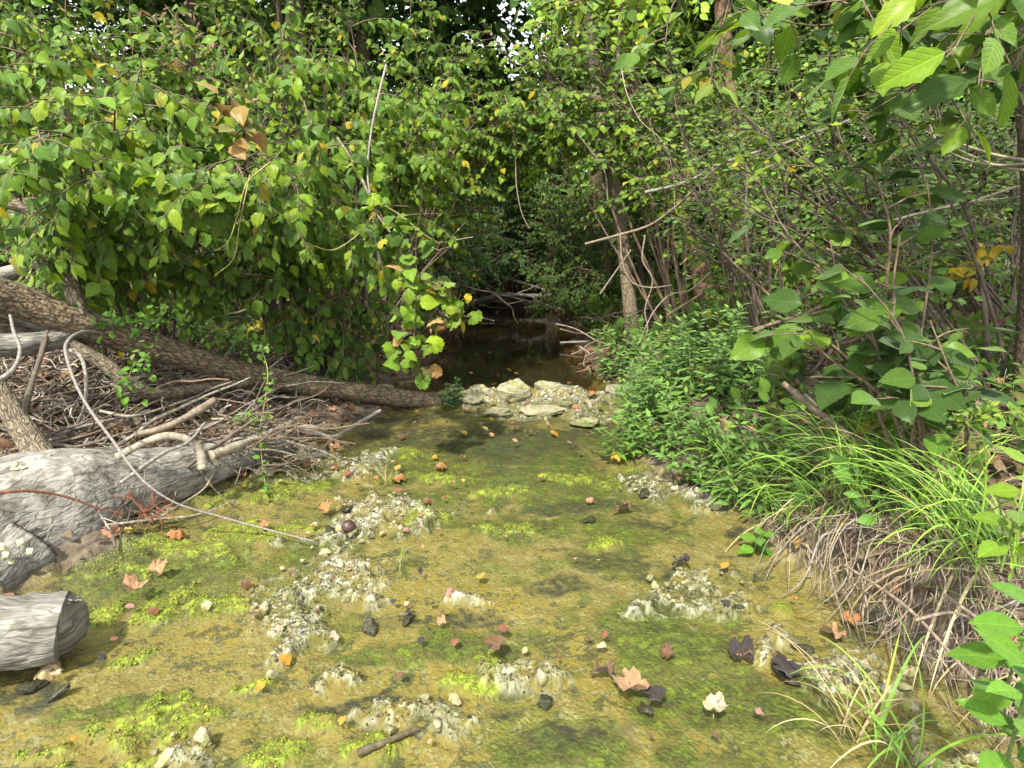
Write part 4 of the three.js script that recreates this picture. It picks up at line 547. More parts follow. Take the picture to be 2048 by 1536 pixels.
// the trees that show their trunks
{
  const T = (u0, v0, d0, list) => { const b = at(u0, v0, d0); b.y = Math.min(b.y, height(b.x, b.z)) - .02; return [b, [b, ...list.map(q => at(...q))]]; };
  let [b, t] = T(1268, 690, 5.8, [[1258, 600, 5.8], [1245, 480, 5.85], [1228, 370, 5.9], [1212, 290, 6.0], [1190, 180, 6.1], [1180, 40, 6.2], [1190, -120, 6.2]]);
  tree({ name: 'grey_tree', base: b, trunk: t, r: .078, end: .6, bark: M.greyBark, seed: 11, label: 'slim grey-barked tree leaning left at the right edge of the pool', crown: [[at(1190, 10, 6.4), V(.7, .5, .8)], [at(1250, -60, 6.2), V(1.1, .6, 1)], [at(1300, -110, 6.6), V(1.1, .6, 1)]], pal: PAL.bright, per: 130, size: .26 });
  [b, t] = T(1420, 620, 6.8, [[1400, 540, 6.8], [1370, 460, 6.85], [1335, 370, 6.9], [1300, 280, 7], [1265, 170, 7.1], [1240, 40, 7.2], [1220, -140, 7.3]]);
  tree({ name: 'cedar_tree', base: b, trunk: t, r: .13, end: .7, bark: M.cedarBark, seed: 13, label: 'reddish shaggy-barked cedar trunk leaning left behind the grey tree' , crown: [[at(1290, -80, 7.6), V(1.3, .6, 1.2)]], pal: PAL.deep, per: 120, size: .25 });
  [b, t] = T(1490, 560, 8.2, [[1480, 420, 8.2], [1465, 260, 8.3], [1450, 120, 8.4], [1440, -80, 8.5]]);
  tree({ name: 'cedar_tree', base: b, trunk: t, r: .14, end: .8, bark: M.cedarBark, seed: 15, label: 'thick straight reddish trunk half hidden by the right thicket' });
  [b, t] = T(2100, 640, 2.9, [[2082, 420, 2.9], [2066, 250, 2.92], [2040, 100, 2.95], [2015, -20, 3], [2000, -160, 3.05]]);
  tree({ name: 'dark_tree', base: b, trunk: t, r: .075, end: .8, bark: M.darkBark, seed: 17, label: 'dark near trunk running up the right edge' });
  [b, t] = T(1215, 640, 9.6, [[1200, 440, 9.6], [1190, 300, 9.7], [1185, 150, 9.8], [1170, -60, 9.9]]);
  tree({ name: 'dark_tree', base: b, trunk: t, r: .13, end: .6, bark: M.darkBark, seed: 19, label: 'dark trunk far behind the grey tree, just left of it' });
  [b, t] = T(1110, 560, 11.5, [[1105, 400, 11.5], [1095, 250, 11.5], [1110, 60, 11.5], [1120, -80, 11.5]]);
  tree({ name: 'dark_tree', base: b, trunk: t, r: .16, end: .6, bark: M.darkBark, seed: 21, label: 'dark trunk in the deep shade behind the far end of the pool' });
  [b, t] = T(1010, 520, 13, [[1000, 300, 13], [990, 150, 13], [960, 30, 13], [930, -100, 13]]);
  tree({ name: 'cedar_tree', base: b, trunk: t, r: .15, end: .7, bark: M.cedarBark, seed: 23, label: 'broad brown cedar trunk beneath the white sky gap at the top' });
  [b, t] = T(360, 430, 9, [[370, 250, 9], [385, 110, 9], [395, -60, 9]]);
  tree({ name: 'cedar_tree', base: b, trunk: t, r: .17, end: .8, bark: M.darkBark, seed: 25, label: 'dark trunk in the gap above the left bushes' });
  [b, t] = T(650, 420, 10.5, [[640, 250, 10.5], [655, 100, 10.5], [650, -60, 10.5]]);
  tree({ name: 'dark_tree', base: b, trunk: t, r: .15, end: .7, bark: M.darkBark, seed: 27, label: 'slim dark trunk behind the upper left bushes' });
}
// woods closing the view behind: trees with leafy crowns down to the ground
{
  const r = rng(808), spots = [[-10, -12], [-7.2, -14], [-4.6, -13], [-2.4, -15.5], [-.6, -17], [1.6, -15], [3.8, -13.2], [6.4, -13], [9.4, -12.5], [12, -12], [-13, -16], [-9, -18], [-5.5, -19], [-1.5, -21], [3, -20], [6.5, -19], [10.5, -18], [14.5, -17], [-17, -20], [18, -20], [-12.5, -9.5], [13, -8.5], [-3, -25], [9, -25], [-9.5, -25], [2.5, -26], [-6, -10.4], [-3.7, -11.2], [4.4, -10.4], [7, -9.8], [2.9, -11.6], [-8.5, -8.6], [9.2, -8.4]];
  const ORD = 'first second third fourth fifth sixth seventh eighth ninth tenth eleventh twelfth thirteenth fourteenth fifteenth sixteenth seventeenth eighteenth nineteenth twentieth'.split(' '), order = (i, near) => spots.map(([x, z], k) => [x / -z, z > -14.5, k]).filter(q => q[1] === near).sort((a, b) => a[0] - b[0]).findIndex(q => q[2] === i);
  spots.forEach(([x, z], i) => {
    const b = onG(x, z), H = 4.2 + 4.5 * r() + Math.max(0, -z - 14) * .25, cl = []; const n = 7; const gap = x / -z > -.12 && x / -z < .13 && z < -14.5;
    for (let k = 0; k < n; k++) { const a = r() * 6.28, y = lerp(.5, H, (k + .5) / n), q = 1.1 * (1 - .4 * k / n); cl.push([b.clone().add(V(Math.cos(a) * q, gap ? y * .72 : y, Math.sin(a) * q)), V(1.5 + .7 * r(), .9 + .4 * r(), 1.4 + .5 * r())]); }
    const near = z > -14.5;
    tree({ base: b, trunk: [b, b.clone().add(V(.2 * (r() - .5), H * .4, .2 * (r() - .5))), b.clone().add(V(.6 * (r() - .5), H * .85, .6 * (r() - .5)))], r: .12 + .08 * r(), end: .4, sides: 9, bark: i % 3 ? M.darkBark : M.cedarBark, seed: 900 + i, label: near ? `${ORD[order(i, true)]} from the left of the nearer leafy trees in the shaded woods` : `${ORD[order(i, false)]} from the left of the distant leafy trees closing the view`, group: near ? 'nearer woodland trees' : 'distant woodland trees', crown: cl, pal: near ? [...PAL.deep, ...PAL.deep, ...PAL.mid] : [...PAL.deep, ...PAL.mid.slice(0, 6)], per: near ? 330 : 200, size: near ? .34 : .5 });
  });
}

// ---------------------------------------------------------------- shrubs
const LB = 'bushes of the left bank', RB = 'bushes of the right thicket';
// left bank: big drooping heart-leaved bushes
const SH = (o) => shrub({ bark: M.brownStick, ...o });
SH({ seed: 101, base: onG(-2.9, -4.4), label: 'dense heart-leaved bush at the upper left, arching toward the log', group: LB, face: .8, pal: [...PAL.bright, ...PAL.mid], geos: LEAF.mixed, leaf: .102, gap: .038, twigs: 12, twigLen: .55, droop: .8, sag: .22, parts: 300, lean: V(.1, 0, .3),
  stems: [{ to: at(120, 120, 3.3), bow: .1, r: .022 }, { to: at(60, 260, 2.8), bow: .25 }, { to: at(230, 200, 3.0), bow: .2 }, { to: at(330, 300, 3.0), bow: .3 }, { to: at(20, 60, 3.4), bow: .05 }, { to: at(180, 340, 2.9), bow: .35 }] });
SH({ seed: 102, base: onG(-2.0, -4.9), label: 'dense heart-leaved bush drooping over the leaning fallen trunk', group: LB, face: .8, pal: [...PAL.mid, ...PAL.bright], geos: LEAF.mixed, leaf: .102, gap: .038, twigs: 12, twigLen: .55, droop: .9, sag: .25, parts: 300, lean: V(.15, 0, .25),
  stems: [{ to: at(420, 380, 3.0), bow: .3 }, { to: at(520, 300, 3.3), bow: .25 }, { to: at(560, 430, 3.3), bow: .4 }, { to: at(640, 380, 3.6), bow: .35 }, { to: at(450, 200, 3.7), bow: .1 }, { to: at(700, 480, 3.9), bow: .45 }] });
SH({ seed: 103, base: onG(-1.7, -5.6), label: 'bright tall bush arching over the creek from the left in the upper middle', group: LB, face: .8, pal: [...PAL.bright, ...PAL.lime, ...PAL.mid], geos: LEAF.mixed, leaf: .096, gap: .039, twigs: 14, twigLen: .65, droop: .7, sag: .2, parts: 300, lean: V(.2, .05, .2),
  stems: [{ to: at(640, 120, 4.2), bow: .1, r: .024 }, { to: at(760, 180, 4.4), bow: .2 }, { to: at(860, 230, 4.8), bow: .25, r: .024 }, { to: at(700, 40, 4.6), bow: .02 }, { to: at(560, 60, 4.2), bow: .05 }, { to: at(900, 130, 5.0), bow: .15 }] });
SH({ seed: 104, base: onG(-1.55, -6.6), label: 'bush whose long boughs arch right over the pool under the sky gap', group: LB, face: .8, pal: [...PAL.bright, ...PAL.mid, ...PAL.lime], geos: LEAF.mixed, leaf: .088, gap: .039, twigs: 15, twigLen: .75, droop: .6, sag: .18, parts: 300, lean: V(.35, .05, .1),
  stems: [{ to: at(980, 200, 5.6), bow: .25, r: .026 }, { to: at(1080, 240, 5.8), bow: .3, r: .026 }, { to: at(1150, 260, 5.4), bow: .3 }, { to: at(900, 120, 5.8), bow: .1 }, { to: at(820, 20, 5.8), bow: .05 }, { to: at(1020, 210, 6.2), bow: .2 }] });
SH({ seed: 105, base: onG(-4.3, -5.2), label: 'tall bush behind the upper left corner', group: LB, face: .8, pal: [...PAL.mid, ...PAL.bright], geos: LEAF.mixed, leaf: .11, gap: .06, twigs: 12, twigLen: .7, droop: .6, parts: 200, stems: [{ to: at(60, 20, 4.6), bow: .1, r: .026 }, { to: at(200, 60, 4.6), bow: .1 }, { to: at(320, 120, 4.8), bow: .15 }, { to: at(-60, 100, 4.2), bow: .2 }, { to: at(120, 180, 4.4), bow: .25 }, { to: at(260, 260, 4.6), bow: .3 }, { to: at(80, -40, 4.8), bow: .05 }] });
SH({ seed: 112, base: onG(-3.2, -6.6), label: 'tall bush filling the gap behind the left bushes below the top edge', group: LB, face: .8, pal: [...PAL.bright, ...PAL.mid, ...PAL.mid], geos: LEAF.mixed, leaf: .10, gap: .05, twigs: 14, twigLen: .8, droop: .6, parts: 120, mult: 3, jit: 1, stems: [{ to: at(200, 130, 6), bow: .1, r: .026 }, { to: at(330, 170, 6), bow: .1 }, { to: at(430, 90, 6), bow: .1 }, { to: at(540, 140, 6.2), bow: .1 }, { to: at(640, 60, 6.2), bow: .1 }, { to: at(480, 20, 6.4), bow: .05 }, { to: at(100, 60, 6), bow: .1 }] });
SH({ seed: 106, base: onG(-1.6, -5.0), label: 'low shaded dull-leaved bush hanging beneath the left canopy behind the fallen trunk', group: LB, face: .8, pal: [...PAL.olive, ...PAL.deep, ...PAL.mid], geos: LEAF.mixed, leaf: .1, gap: .06, twigs: 9, twigLen: .45, droop: 1, sag: .3, parts: 250,
  stems: [{ to: at(560, 560, 4.0), bow: .3 }, { to: at(640, 620, 4.3), bow: .35 }, { to: at(470, 540, 3.9), bow: .3 }, { to: at(760, 600, 4.6), bow: .4 }, { to: at(360, 520, 3.7), bow: .35 }, { to: at(700, 700, 4.6), bow: .3 }] });
SH({ seed: 107, base: onG(-3.2, -4.0), label: 'dull-leaved straggly bush low at the left above the heap of trunks', group: LB, face: .8, pal: [...PAL.olive, ...PAL.mid, ...PAL.bright], geos: LEAF.mixed, leaf: .095, gap: .07, twigs: 8, twigLen: .4, droop: .9, sag: .25, parts: 160,
  stems: [{ to: at(60, 420, 3.2), bow: .3 }, { to: at(200, 470, 3.3), bow: .3 }, { to: at(300, 500, 3.4), bow: .3 }, { to: at(120, 520, 3.1), bow: .25 }, { to: at(20, 330, 3.1), bow: .2 }] });
SH({ seed: 108, base: onG(-1.35, -7.6), label: 'small-leaved dark bush on the left side of the pool', group: LB, face: .8, pal: [...PAL.privet, ...PAL.deep], geos: LEAF.small, leaf: .07, gap: .035, twigs: 13, twigLen: .6, droop: .5, parts: 150,
  stems: [{ to: at(860, 420, 7.2), bow: .2 }, { to: at(920, 460, 7.6), bow: .3 }, { to: at(800, 380, 7), bow: .2 }, { to: at(880, 540, 7.2), bow: .3 }, { to: at(820, 500, 6.8), bow: .3 }, { to: at(960, 400, 8), bow: .3 }, { to: at(840, 620, 6.6), bow: .3 }] });
SH({ seed: 109, base: onG(-1.2, -10.5), label: 'grey-green small-leaved bush behind the pool, left one', group: 'grey-green bushes round the far pool end', pal: PAL.privet, geos: LEAF.small, leaf: .075, gap: .035, twigs: 16, twigLen: .85, droop: .5, parts: 100,
  stems: [{ to: at(900, 400, 10), bow: .2 }, { to: at(960, 380, 10.4), bow: .3 }, { to: at(1000, 450, 10), bow: .4 }, { to: at(940, 500, 9.6), bow: .4 }, { to: at(1030, 520, 10), bow: .5 }, { to: at(880, 320, 10.5), bow: .2 }, { to: at(1000, 320, 10.5), bow: .3 }] });
SH({ seed: 110, base: onG(1.3, -9.6), label: 'grey-green small-leaved bush leaning over the pool from the right', group: 'grey-green bushes round the far pool end', pal: [...PAL.privet, ...PAL.deep, ...PAL.mid], geos: LEAF.small, leaf: .075, gap: .035, twigs: 16, twigLen: .8, droop: .4, parts: 150,
  stems: [{ to: at(1120, 460, 8.6), bow: .3 }, { to: at(1060, 520, 8.8), bow: .4 }, { to: at(1160, 540, 8), bow: .4 }, { to: at(1100, 560, 8.4), bow: .4 }, { to: at(1180, 440, 8.6), bow: .2 }, { to: at(1080, 400, 9.4), bow: .3 }, { to: at(1150, 360, 9), bow: .2 }] });
SH({ seed: 111, base: onG(.2, -12.4), label: 'grey-green bush filling the deep end of the creek', group: 'grey-green bushes round the far pool end', pal: [...PAL.privet, ...PAL.deep], geos: LEAF.small, leaf: .085, gap: .04, twigs: 18, twigLen: 1, droop: .4, parts: 60,
  stems: [{ to: at(1000, 440, 12), bow: .1 }, { to: at(1080, 420, 12), bow: .1 }, { to: at(930, 460, 12), bow: .2 }, { to: at(1040, 340, 12.4), bow: .1 }, { to: at(1140, 480, 12), bow: .2 }, { to: at(960, 330, 12.4), bow: .1 }, { to: at(1100, 300, 12.6), bow: .1 }] });
SH({ seed: 113, base: onG(1.75, -5.7), label: 'bush arching left from the right bank over the creek in front of the grey tree', group: RB, face: .8, pal: [...PAL.bright, ...PAL.lime, ...PAL.mid], geos: LEAF.elm, leaf: .10, gap: .05, twigs: 13, twigLen: .55, droop: .4, lean: V(-.25, 0, .1), bare: .4, parts: 300, stems: [{ to: at(1180, 90, 5.2), bow: .15 }, { to: at(1270, 110, 5.1), bow: .1 }, { to: at(1090, 90, 5.4), bow: .15 }, { to: at(1040, 150, 5.5), bow: .25 }, { to: at(1340, 140, 5), bow: .1 }, { to: at(1000, 60, 5.6), bow: .12 }, { to: at(1150, 30, 5.4), bow: .08 }] });
// right thicket: dark upright stems, elm-like leaves
const RS = o => SH({ bark: M.darkStick, geos: LEAF.elm, droop: .25, sag: .04, group: RB, ...o });
RS({ seed: 121, base: onG(2.75, -3.1), label: 'dark many-stemmed bush in the middle of the right thicket', pal: [...PAL.mid, ...PAL.bright], leaf: .085, gap: .06, twigs: 11, twigLen: .42, bare: .35, parts: 260, stems: [{ to: at(1480, 220, 3.5), bow: .02, r: .017 }, { to: at(1560, 120, 3.4), bow: 0, r: .018 }, { to: at(1660, 150, 3.3), bow: 0, r: .016 }, { to: at(1740, 60, 3.4), bow: 0, r: .018 }, { to: at(1420, 330, 3.6), bow: .08, r: .015 }, { to: at(1600, 300, 3.1), bow: .03, r: .014 }] });
RS({ seed: 122, base: onG(2.2, -4.6), label: 'paler bush behind the herbs at the left of the right thicket', pal: [...PAL.mid, ...PAL.herb, ...PAL.bright], leaf: .075, gap: .05, twigs: 11, twigLen: .5, bare: .3, parts: 220, stems: [{ to: at(1360, 330, 4.6), bow: .05, r: .015 }, { to: at(1450, 200, 4.8), bow: 0, r: .017 }, { to: at(1530, 330, 4.7), bow: .05 }, { to: at(1400, 460, 4.5), bow: .15 }, { to: at(1580, 180, 4.8), bow: 0 }, { to: at(1330, 200, 5), bow: .05 }] });
RS({ seed: 123, base: onG(3.9, -4.3), label: 'broad bush deep in the right thicket below the arching boughs', pal: [...PAL.mid, ...PAL.herb], leaf: .085, gap: .055, twigs: 12, twigLen: .6, bare: .2, parts: 220, stems: [{ to: at(1700, 320, 4.9), bow: .05 }, { to: at(1800, 260, 4.8), bow: .02 }, { to: at(1900, 360, 4.7), bow: .1 }, { to: at(1620, 420, 5), bow: .15 }, { to: at(1760, 420, 4.6), bow: .15 }, { to: at(1980, 240, 4.8), bow: .05 }, { to: at(1840, 120, 5), bow: 0 }] });
RS({ seed: 124, base: onG(3.0, -6.6), label: 'bright tall bush behind the right thicket under the top edge', pal: [...PAL.bright, ...PAL.lime, ...PAL.mid], leaf: .095, gap: .055, twigs: 14, twigLen: .8, bare: .3, parts: 220, stems: [{ to: at(1320, 90, 6.4), bow: .05, r: .02 }, { to: at(1440, 60, 6.4), bow: 0, r: .02 }, { to: at(1560, 40, 6.6), bow: 0 }, { to: at(1680, 90, 6.4), bow: .03 }, { to: at(1380, 200, 6.2), bow: .1 }, { to: at(1520, 180, 6.2), bow: .1 }, { to: at(1280, 160, 6), bow: .1 }] });
RS({ seed: 125, base: onG(5.4, -6.2), label: 'leafy bush behind the dark trunk at the right edge', pal: [...PAL.mid, ...PAL.deep], leaf: .09, gap: .06, twigs: 13, twigLen: .8, parts: 120, stems: [{ to: at(1780, 100, 7), bow: .02 }, { to: at(1900, 60, 7), bow: 0 }, { to: at(2000, 160, 6.8), bow: .05 }, { to: at(1860, 260, 6.8), bow: .1 }, { to: at(2060, 300, 6.6), bow: .1 }, { to: at(1960, 400, 6.6), bow: .15 }, { to: at(1700, 220, 7.2), bow: .05 }] });
RS({ seed: 126, base: onG(2.0, -7.8), label: 'arching bush over the grey tree in the upper right middle', pal: [...PAL.bright, ...PAL.mid, ...PAL.herb], leaf: .085, gap: .05, twigs: 14, twigLen: .75, lean: V(-.3, 0, .1), parts: 200, stems: [{ to: at(1180, 200, 6.6), bow: .2, r: .02 }, { to: at(1260, 260, 6.4), bow: .2 }, { to: at(1120, 140, 6.8), bow: .2 }, { to: at(1300, 140, 6.6), bow: .1 }, { to: at(1220, 90, 6.8), bow: .1 }, { to: at(1330, 330, 6.2), bow: .2 }] });
// near big-leaved shrub on the right bank
SH({ seed: 131, name: 'big_leaved_shrub', base: onG(1.72, -2.0), label: 'near shrub with large dark oval leaves on the right bank', pal: [...PAL.deep, ...PAL.mid, ...PAL.deep], geos: LEAF.big, leaf: .165, gap: .075, twigs: 7, twigLen: .26, bare: .3, sub: 1, droop: .2, sag: .02, parts: 300, bark: M.brownStick, foot: .3, stems: [{ to: at(1660, 480, 2.35), bow: .03, r: .013 }, { to: at(1800, 470, 2.2), bow: .02, r: .015 }, { to: at(1860, 640, 2.0), bow: .1, r: .012 }, { to: at(1600, 640, 2.5), bow: .12, r: .011 }, { to: at(1740, 330, 2.35), bow: 0, r: .014 }] });
// boughs overhead at the upper right with big toothed leaves, reaching in from the dark tree
SH({ seed: 132, name: 'overhead_bough', category: 'branch', base: at(2120, -40, 2.6), label: 'leafy bough with large toothed leaves reaching in at the upper right', pal: [...PAL.lime, ...PAL.mid, ...PAL.deep, ...PAL.mid], geos: LEAF.elm, leaf: .17, gap: .075, twigs: 9, twigLen: .34, bare: .1, sub: 1, droop: .25, sag: .06, parts: 300, foot: .05, stems: [{ to: at(1500, 30, 2.1), bow: .06, r: .012 }, { to: at(1740, 110, 1.75), bow: .05, r: .01 }, { to: at(1860, 230, 1.7), bow: .1, r: .01 }, { to: at(1640, -30, 2.0), bow: .05, r: .011 }, { to: at(1960, 190, 1.6), bow: .1, r: .008 }] });
SH({ seed: 133, name: 'overhead_bough', category: 'branch', base: at(1440, -160, 3.4), label: 'short bough with large leaves hanging in at the top right of the middle', pal: [...PAL.mid, ...PAL.bright], geos: LEAF.elm, leaf: .14, gap: .06, twigs: 7, twigLen: .3, bare: .2, sub: 1, droop: .3, parts: 200, foot: .05, stems: [{ to: at(1330, 90, 2.9), bow: .05, r: .01 }, { to: at(1110, 20, 3.6), bow: .02, r: .01 }, { to: at(1420, 150, 2.9), bow: .04, r: .008 }] });

SH({ seed: 134, name: 'overhead_bough', category: 'branch', base: at(2100, -120, 1.9), label: 'bough with the largest yellow-green sunlit leaves at the upper right', pal: [...PAL.lime, [.40, .42, .03]], geos: LEAF.elm, leaf: .17, gap: .1, twigs: 5, twigLen: .2, bare: .45, sub: 0, mult: 1, droop: .2, sag: .05, face: 1.2, parts: 120, foot: .03, stems: [{ to: at(1590, 10, 1.6), bow: .05, r: .008 }, { to: at(1740, 90, 1.5), bow: .05, r: .007 }, { to: at(1900, 110, 1.4), bow: .05, r: .006 }] });

// tall trees whose crowns close the sky ahead above the frame; the creek mirrors them
[[-9, -10.5], [-5.4, -12], [-2.6, -11], [2.6, -12], [5.6, -11], [9, -10], [-7, -6.8], [7.2, -6.6], [-1.9, -15], [2.4, -16]].forEach(([x, z], i) => {
  const r = rng(1500 + i), b = onG(x, z), H = 12.5 + 3 * r(), cl = []; for (let k = 0; k < 9; k++) { const a = r() * 6.28, y = lerp(6.2, H, (k + .3) / 9), q = 1.9 * r(); cl.push([b.clone().add(V(Math.cos(a) * q * (Math.abs(x) < 3 ? .6 : 1), y, Math.sin(a) * q + .6)), V(2.0 + .6 * r(), 1.2, 2.0)]); }
  tree({ name: 'tall_tree', base: b, trunk: [b, b.clone().add(V(.3 * (r() - .5), H * .45, 0)), b.clone().add(V(.8 * (r() - .5), H * .92, 0))], r: .15 + .06 * r(), end: .35, sides: 9, bark: M.darkBark, seed: 1600 + i, label: `tall dark-stemmed tree ${['at the far left side', 'left of the upper left bushes', 'behind the left end of the pool', 'behind the right end of the pool', 'behind the right thicket', 'at the far right side', 'rising behind the left bushes', 'rising behind the right bushes', 'just left of the sky gap', 'just right of the sky gap'][i]}, crown above view`, group: 'tall trees round the glade', crown: cl, pal: [...PAL.deep, ...PAL.mid], per: 75, size: .8 });
});
// crowns above the frame that shade the right bank and the pool
{
  const b = onG(4.6, -.6); tree({ name: 'shade_tree', base: b, trunk: [b, V(4.4, 2.4, -.5), V(3.8, 5, -.3)], r: .16, end: .5, bark: M.darkBark, seed: 41, label: 'leafy tree rising out of view above the right bank', crown: [[V(2.6, 5.3, .1), V(1.0, .7, 1.2)], [V(3.4, 5.6, -.9), V(1.2, .8, 1.1)], [V(1.9, 5.6, -.9), V(.8, .6, .8)], [V(2.5, 5.8, -2.1), V(1.1, .7, 1.0)], [V(4.4, 5.2, .6), V(1.2, .8, 1.1)], [V(3.5, 5.4, -3.2), V(1.3, .7, 1.1)]], pal: PAL.mid, per: 120, size: .34 });
  const c = onG(-3.4, -8.6); tree({ name: 'shade_tree', base: c, trunk: [c, V(-3.2, 2.5, -8.4), V(-2.4, 5.5, -7.6)], r: .17, end: .5, bark: M.darkBark, seed: 43, label: 'leafy tree arching out of view above the pool', crown: [[V(-1.4, 5.4, -6.2), V(1.2, .7, 1.2)], [V(-2.6, 5.6, -7.2), V(1.3, .9, 1.3)], [V(.6, 5.9, -6.0), V(1.0, .6, 1.0)], [V(-1, 6.2, -8.6), V(1.3, .8, 1.2)]], pal: [...PAL.mid, ...PAL.bright], per: 110, size: .32 });
}

// ---------------------------------------------------------------- grasses, herbs, creepers
function bladeGeo(len, width, rise, droop, twist, seg = 9) { // stands at the origin, leans along +x
  const pos = [], uv = [], idx = []; let p = V(0, 0, 0), a = rise;
  for (let i = 0; i <= seg; i++) { const t = i / seg, w = width * (t < .15 ? .6 + t * 2.6 : Math.pow(1 - (t - .15) / .85, .7)) + .0004, c = Math.cos(twist * t), s = Math.sin(twist * t); const side = V(-Math.sin(a) * s * .0, 0, 1).multiplyScalar(w * c).add(V(-Math.sin(a), Math.cos(a), 0).multiplyScalar(w * s)); const mid = V(-Math.sin(a), Math.cos(a), 0).multiplyScalar(-w * .35); pos.push(p.x - side.x, p.y - side.y, p.z - side.z, p.x + mid.x, p.y + mid.y, p.z + mid.z, p.x + side.x, p.y + side.y, p.z + side.z); uv.push(0.1, t * 4, .5, t * 4, .9, t * 4); if (i) { const b = i * 3, q = b - 3; idx.push(q, q + 1, b, q + 1, b + 1, b, q + 1, q + 2, b + 1, q + 2, b + 2, b + 1); } p = p.clone().add(V(Math.cos(a), Math.sin(a), 0).multiplyScalar(len / seg)); a -= droop / seg * (.5 + 1.2 * t); }
  const g = new THREE.BufferGeometry(); g.setAttribute('position', new THREE.Float32BufferAttribute(pos, 3)); g.setAttribute('uv', new THREE.Float32BufferAttribute(uv, 2)); g.setIndex(idx); g.computeVertexNormals(); return g;
}
const bladeMat = (r, g, b) => phy({ color: C(r, g, b), roughness: 1, specularIntensity: .5, transmission: .3, thickness: 0, clearcoat: .2, clearcoatRoughness: .4, side: THREE.DoubleSide });
const GREENB = [bladeMat(.18, .34, .03), bladeMat(.14, .27, .03), bladeMat(.23, .40, .04), bladeMat(.12, .22, .03), bladeMat(.27, .39, .05)], DRYB = [bladeMat(.38, .29, .15), bladeMat(.30, .22, .12), bladeMat(.44, .36, .20)];
const BLADES = []; { const r = rng(71); for (let k = 0; k < 14; k++) BLADES.push(bladeGeo(1, .006 + .004 * r(), 1.0 + .5 * r(), .9 + 1.7 * r(), (r() - .5) * 2)); }
function clump(o) {
  const g = root(o.name || 'grass_clump', o.pos, o.label, 'grass', o.group), r = rng(o.seed);
  for (let k = 0; k < o.n; k++) { const dry = r() < (o.dry || 0), m = part(dry ? 'dry_blade' : 'blade', BLADES[Math.floor(r() * 14)], (dry ? DRYB : GREENB)[Math.floor(r() * (dry ? 3 : 5))], g); const R = (o.foot || .06) * Math.sqrt(r()), a = r() * 6.28; m.position.set(R * Math.cos(a), -.01, R * Math.sin(a)); const L = o.len * (.45 + .7 * r()); m.scale.set(L, L, L * (o.wide || 1)); m.rotation.set(0, o.face !== undefined && r() < .65 ? o.face + (r() - .5) * 1.7 : r() * 6.28, dry && o.hangDry ? -.9 - .6 * r() : (r() - .5) * .5, 'YXZ'); }
  return g;
}
const SEDGE = 'sedge clumps along the right bank';
[[1500, 950, .34, 46, 3.3, 'arching sedge clump leaning over the pale shelf, farthest of the right bank'], [1590, 1010, .42, 60, 3.2, 'arching sedge clump with long blades hanging over the right water edge'], [1680, 1075, .46, 70, 3.0, 'largest bright sedge clump in the middle of the right bank'], [1790, 1100, .42, 60, 2.8, 'sedge clump above the hanging roots of the right bank'], [1730, 980, .44, 50, 2.6, 'tall sedge clump at the foot of the big-leaved shrub'], [1880, 1040, .44, 55, 2.4, 'sedge clump right of the largest one, under the shrub'], [1620, 940, .40, 40, 3.0, 'sedge clump behind the broken pinkish stick'], [1960, 1120, .40, 50, 2.8, 'sedge clump near the right edge above the roots'], [1840, 930, .40, 40, 2.6, 'thin sedge clump in the shade of the big-leaved shrub'], [1480, 890, .26, 30, 3.0, 'small sedge tuft at the right end of the green herbs']]
  .forEach(([u, v, len, n, face, label], i) => clump({ name: 'sedge_clump', pos: G(u, v), len: len * 1.45, n: Math.round(n * 1.25), face, label, group: SEDGE, seed: 600 + i, dry: .14, foot: .11 }));
[[1700, 1160, .28, 26, 3.1, 'withered straw hanging down the right bank over the water'], [1780, 1150, .40, 50, 3.0, 'withered brown straw tuft hanging above the root tangle'], [1890, 1190, .40, 44, 2.9, 'withered straw hanging over the roots near the right edge']].forEach(([u, v, len, n, face, label], i) => clump({ name: 'withered_tuft', pos: G(u, v, .02), len, n, face, label, group: 'withered straw on the right bank', seed: 640 + i, dry: .9, foot: .1, hangDry: true }));
clump({ pos: G(1800, 1500), len: .42, n: 26, label: 'broad-bladed bright green grass at the bottom right corner', seed: 650, dry: .1, wide: 1.5, foot: .08 });
clump({ pos: G(1700, 1480), len: .40, n: 14, face: 2.6, label: 'pale dry grass stems leaning left at the bottom right', seed: 651, dry: .8, foot: .05 });
clump({ pos: G(795, 1130), len: .17, n: 20, label: 'little green and straw grass tuft growing on the left gravel bar', seed: 652, dry: .4, foot: .015 });
clump({ pos: G(775, 965), len: .18, n: 16, label: 'small straw-coloured grass tuft at the far end of the left gravel bar', seed: 653, dry: .6, foot: .015 });
{ const r = rng(655); for (let k = 0; k < 13; k++) { const z = lerp(-3.0, -1.25, (k + r()) / 13), x = xR(z) + .10 + .16 * r(); clump({ name: z > -1.9 && k % 2 ? 'withered_tuft' : 'sedge_clump', pos: onG(x, z), len: .34 + .2 * r(), n: 24, face: 3.0, label: z > -1.9 && k % 2 ? 'withered straw tuft hanging over the lip of the right bank' : 'green sedge tuft hanging over the lip of the right bank', group: z > -1.9 && k % 2 ? 'withered tufts on the lip' : 'sedge tufts on the lip', seed: 670 + k, dry: z > -1.9 && k % 2 ? .8 : .1, foot: .12, hangDry: true }); } }
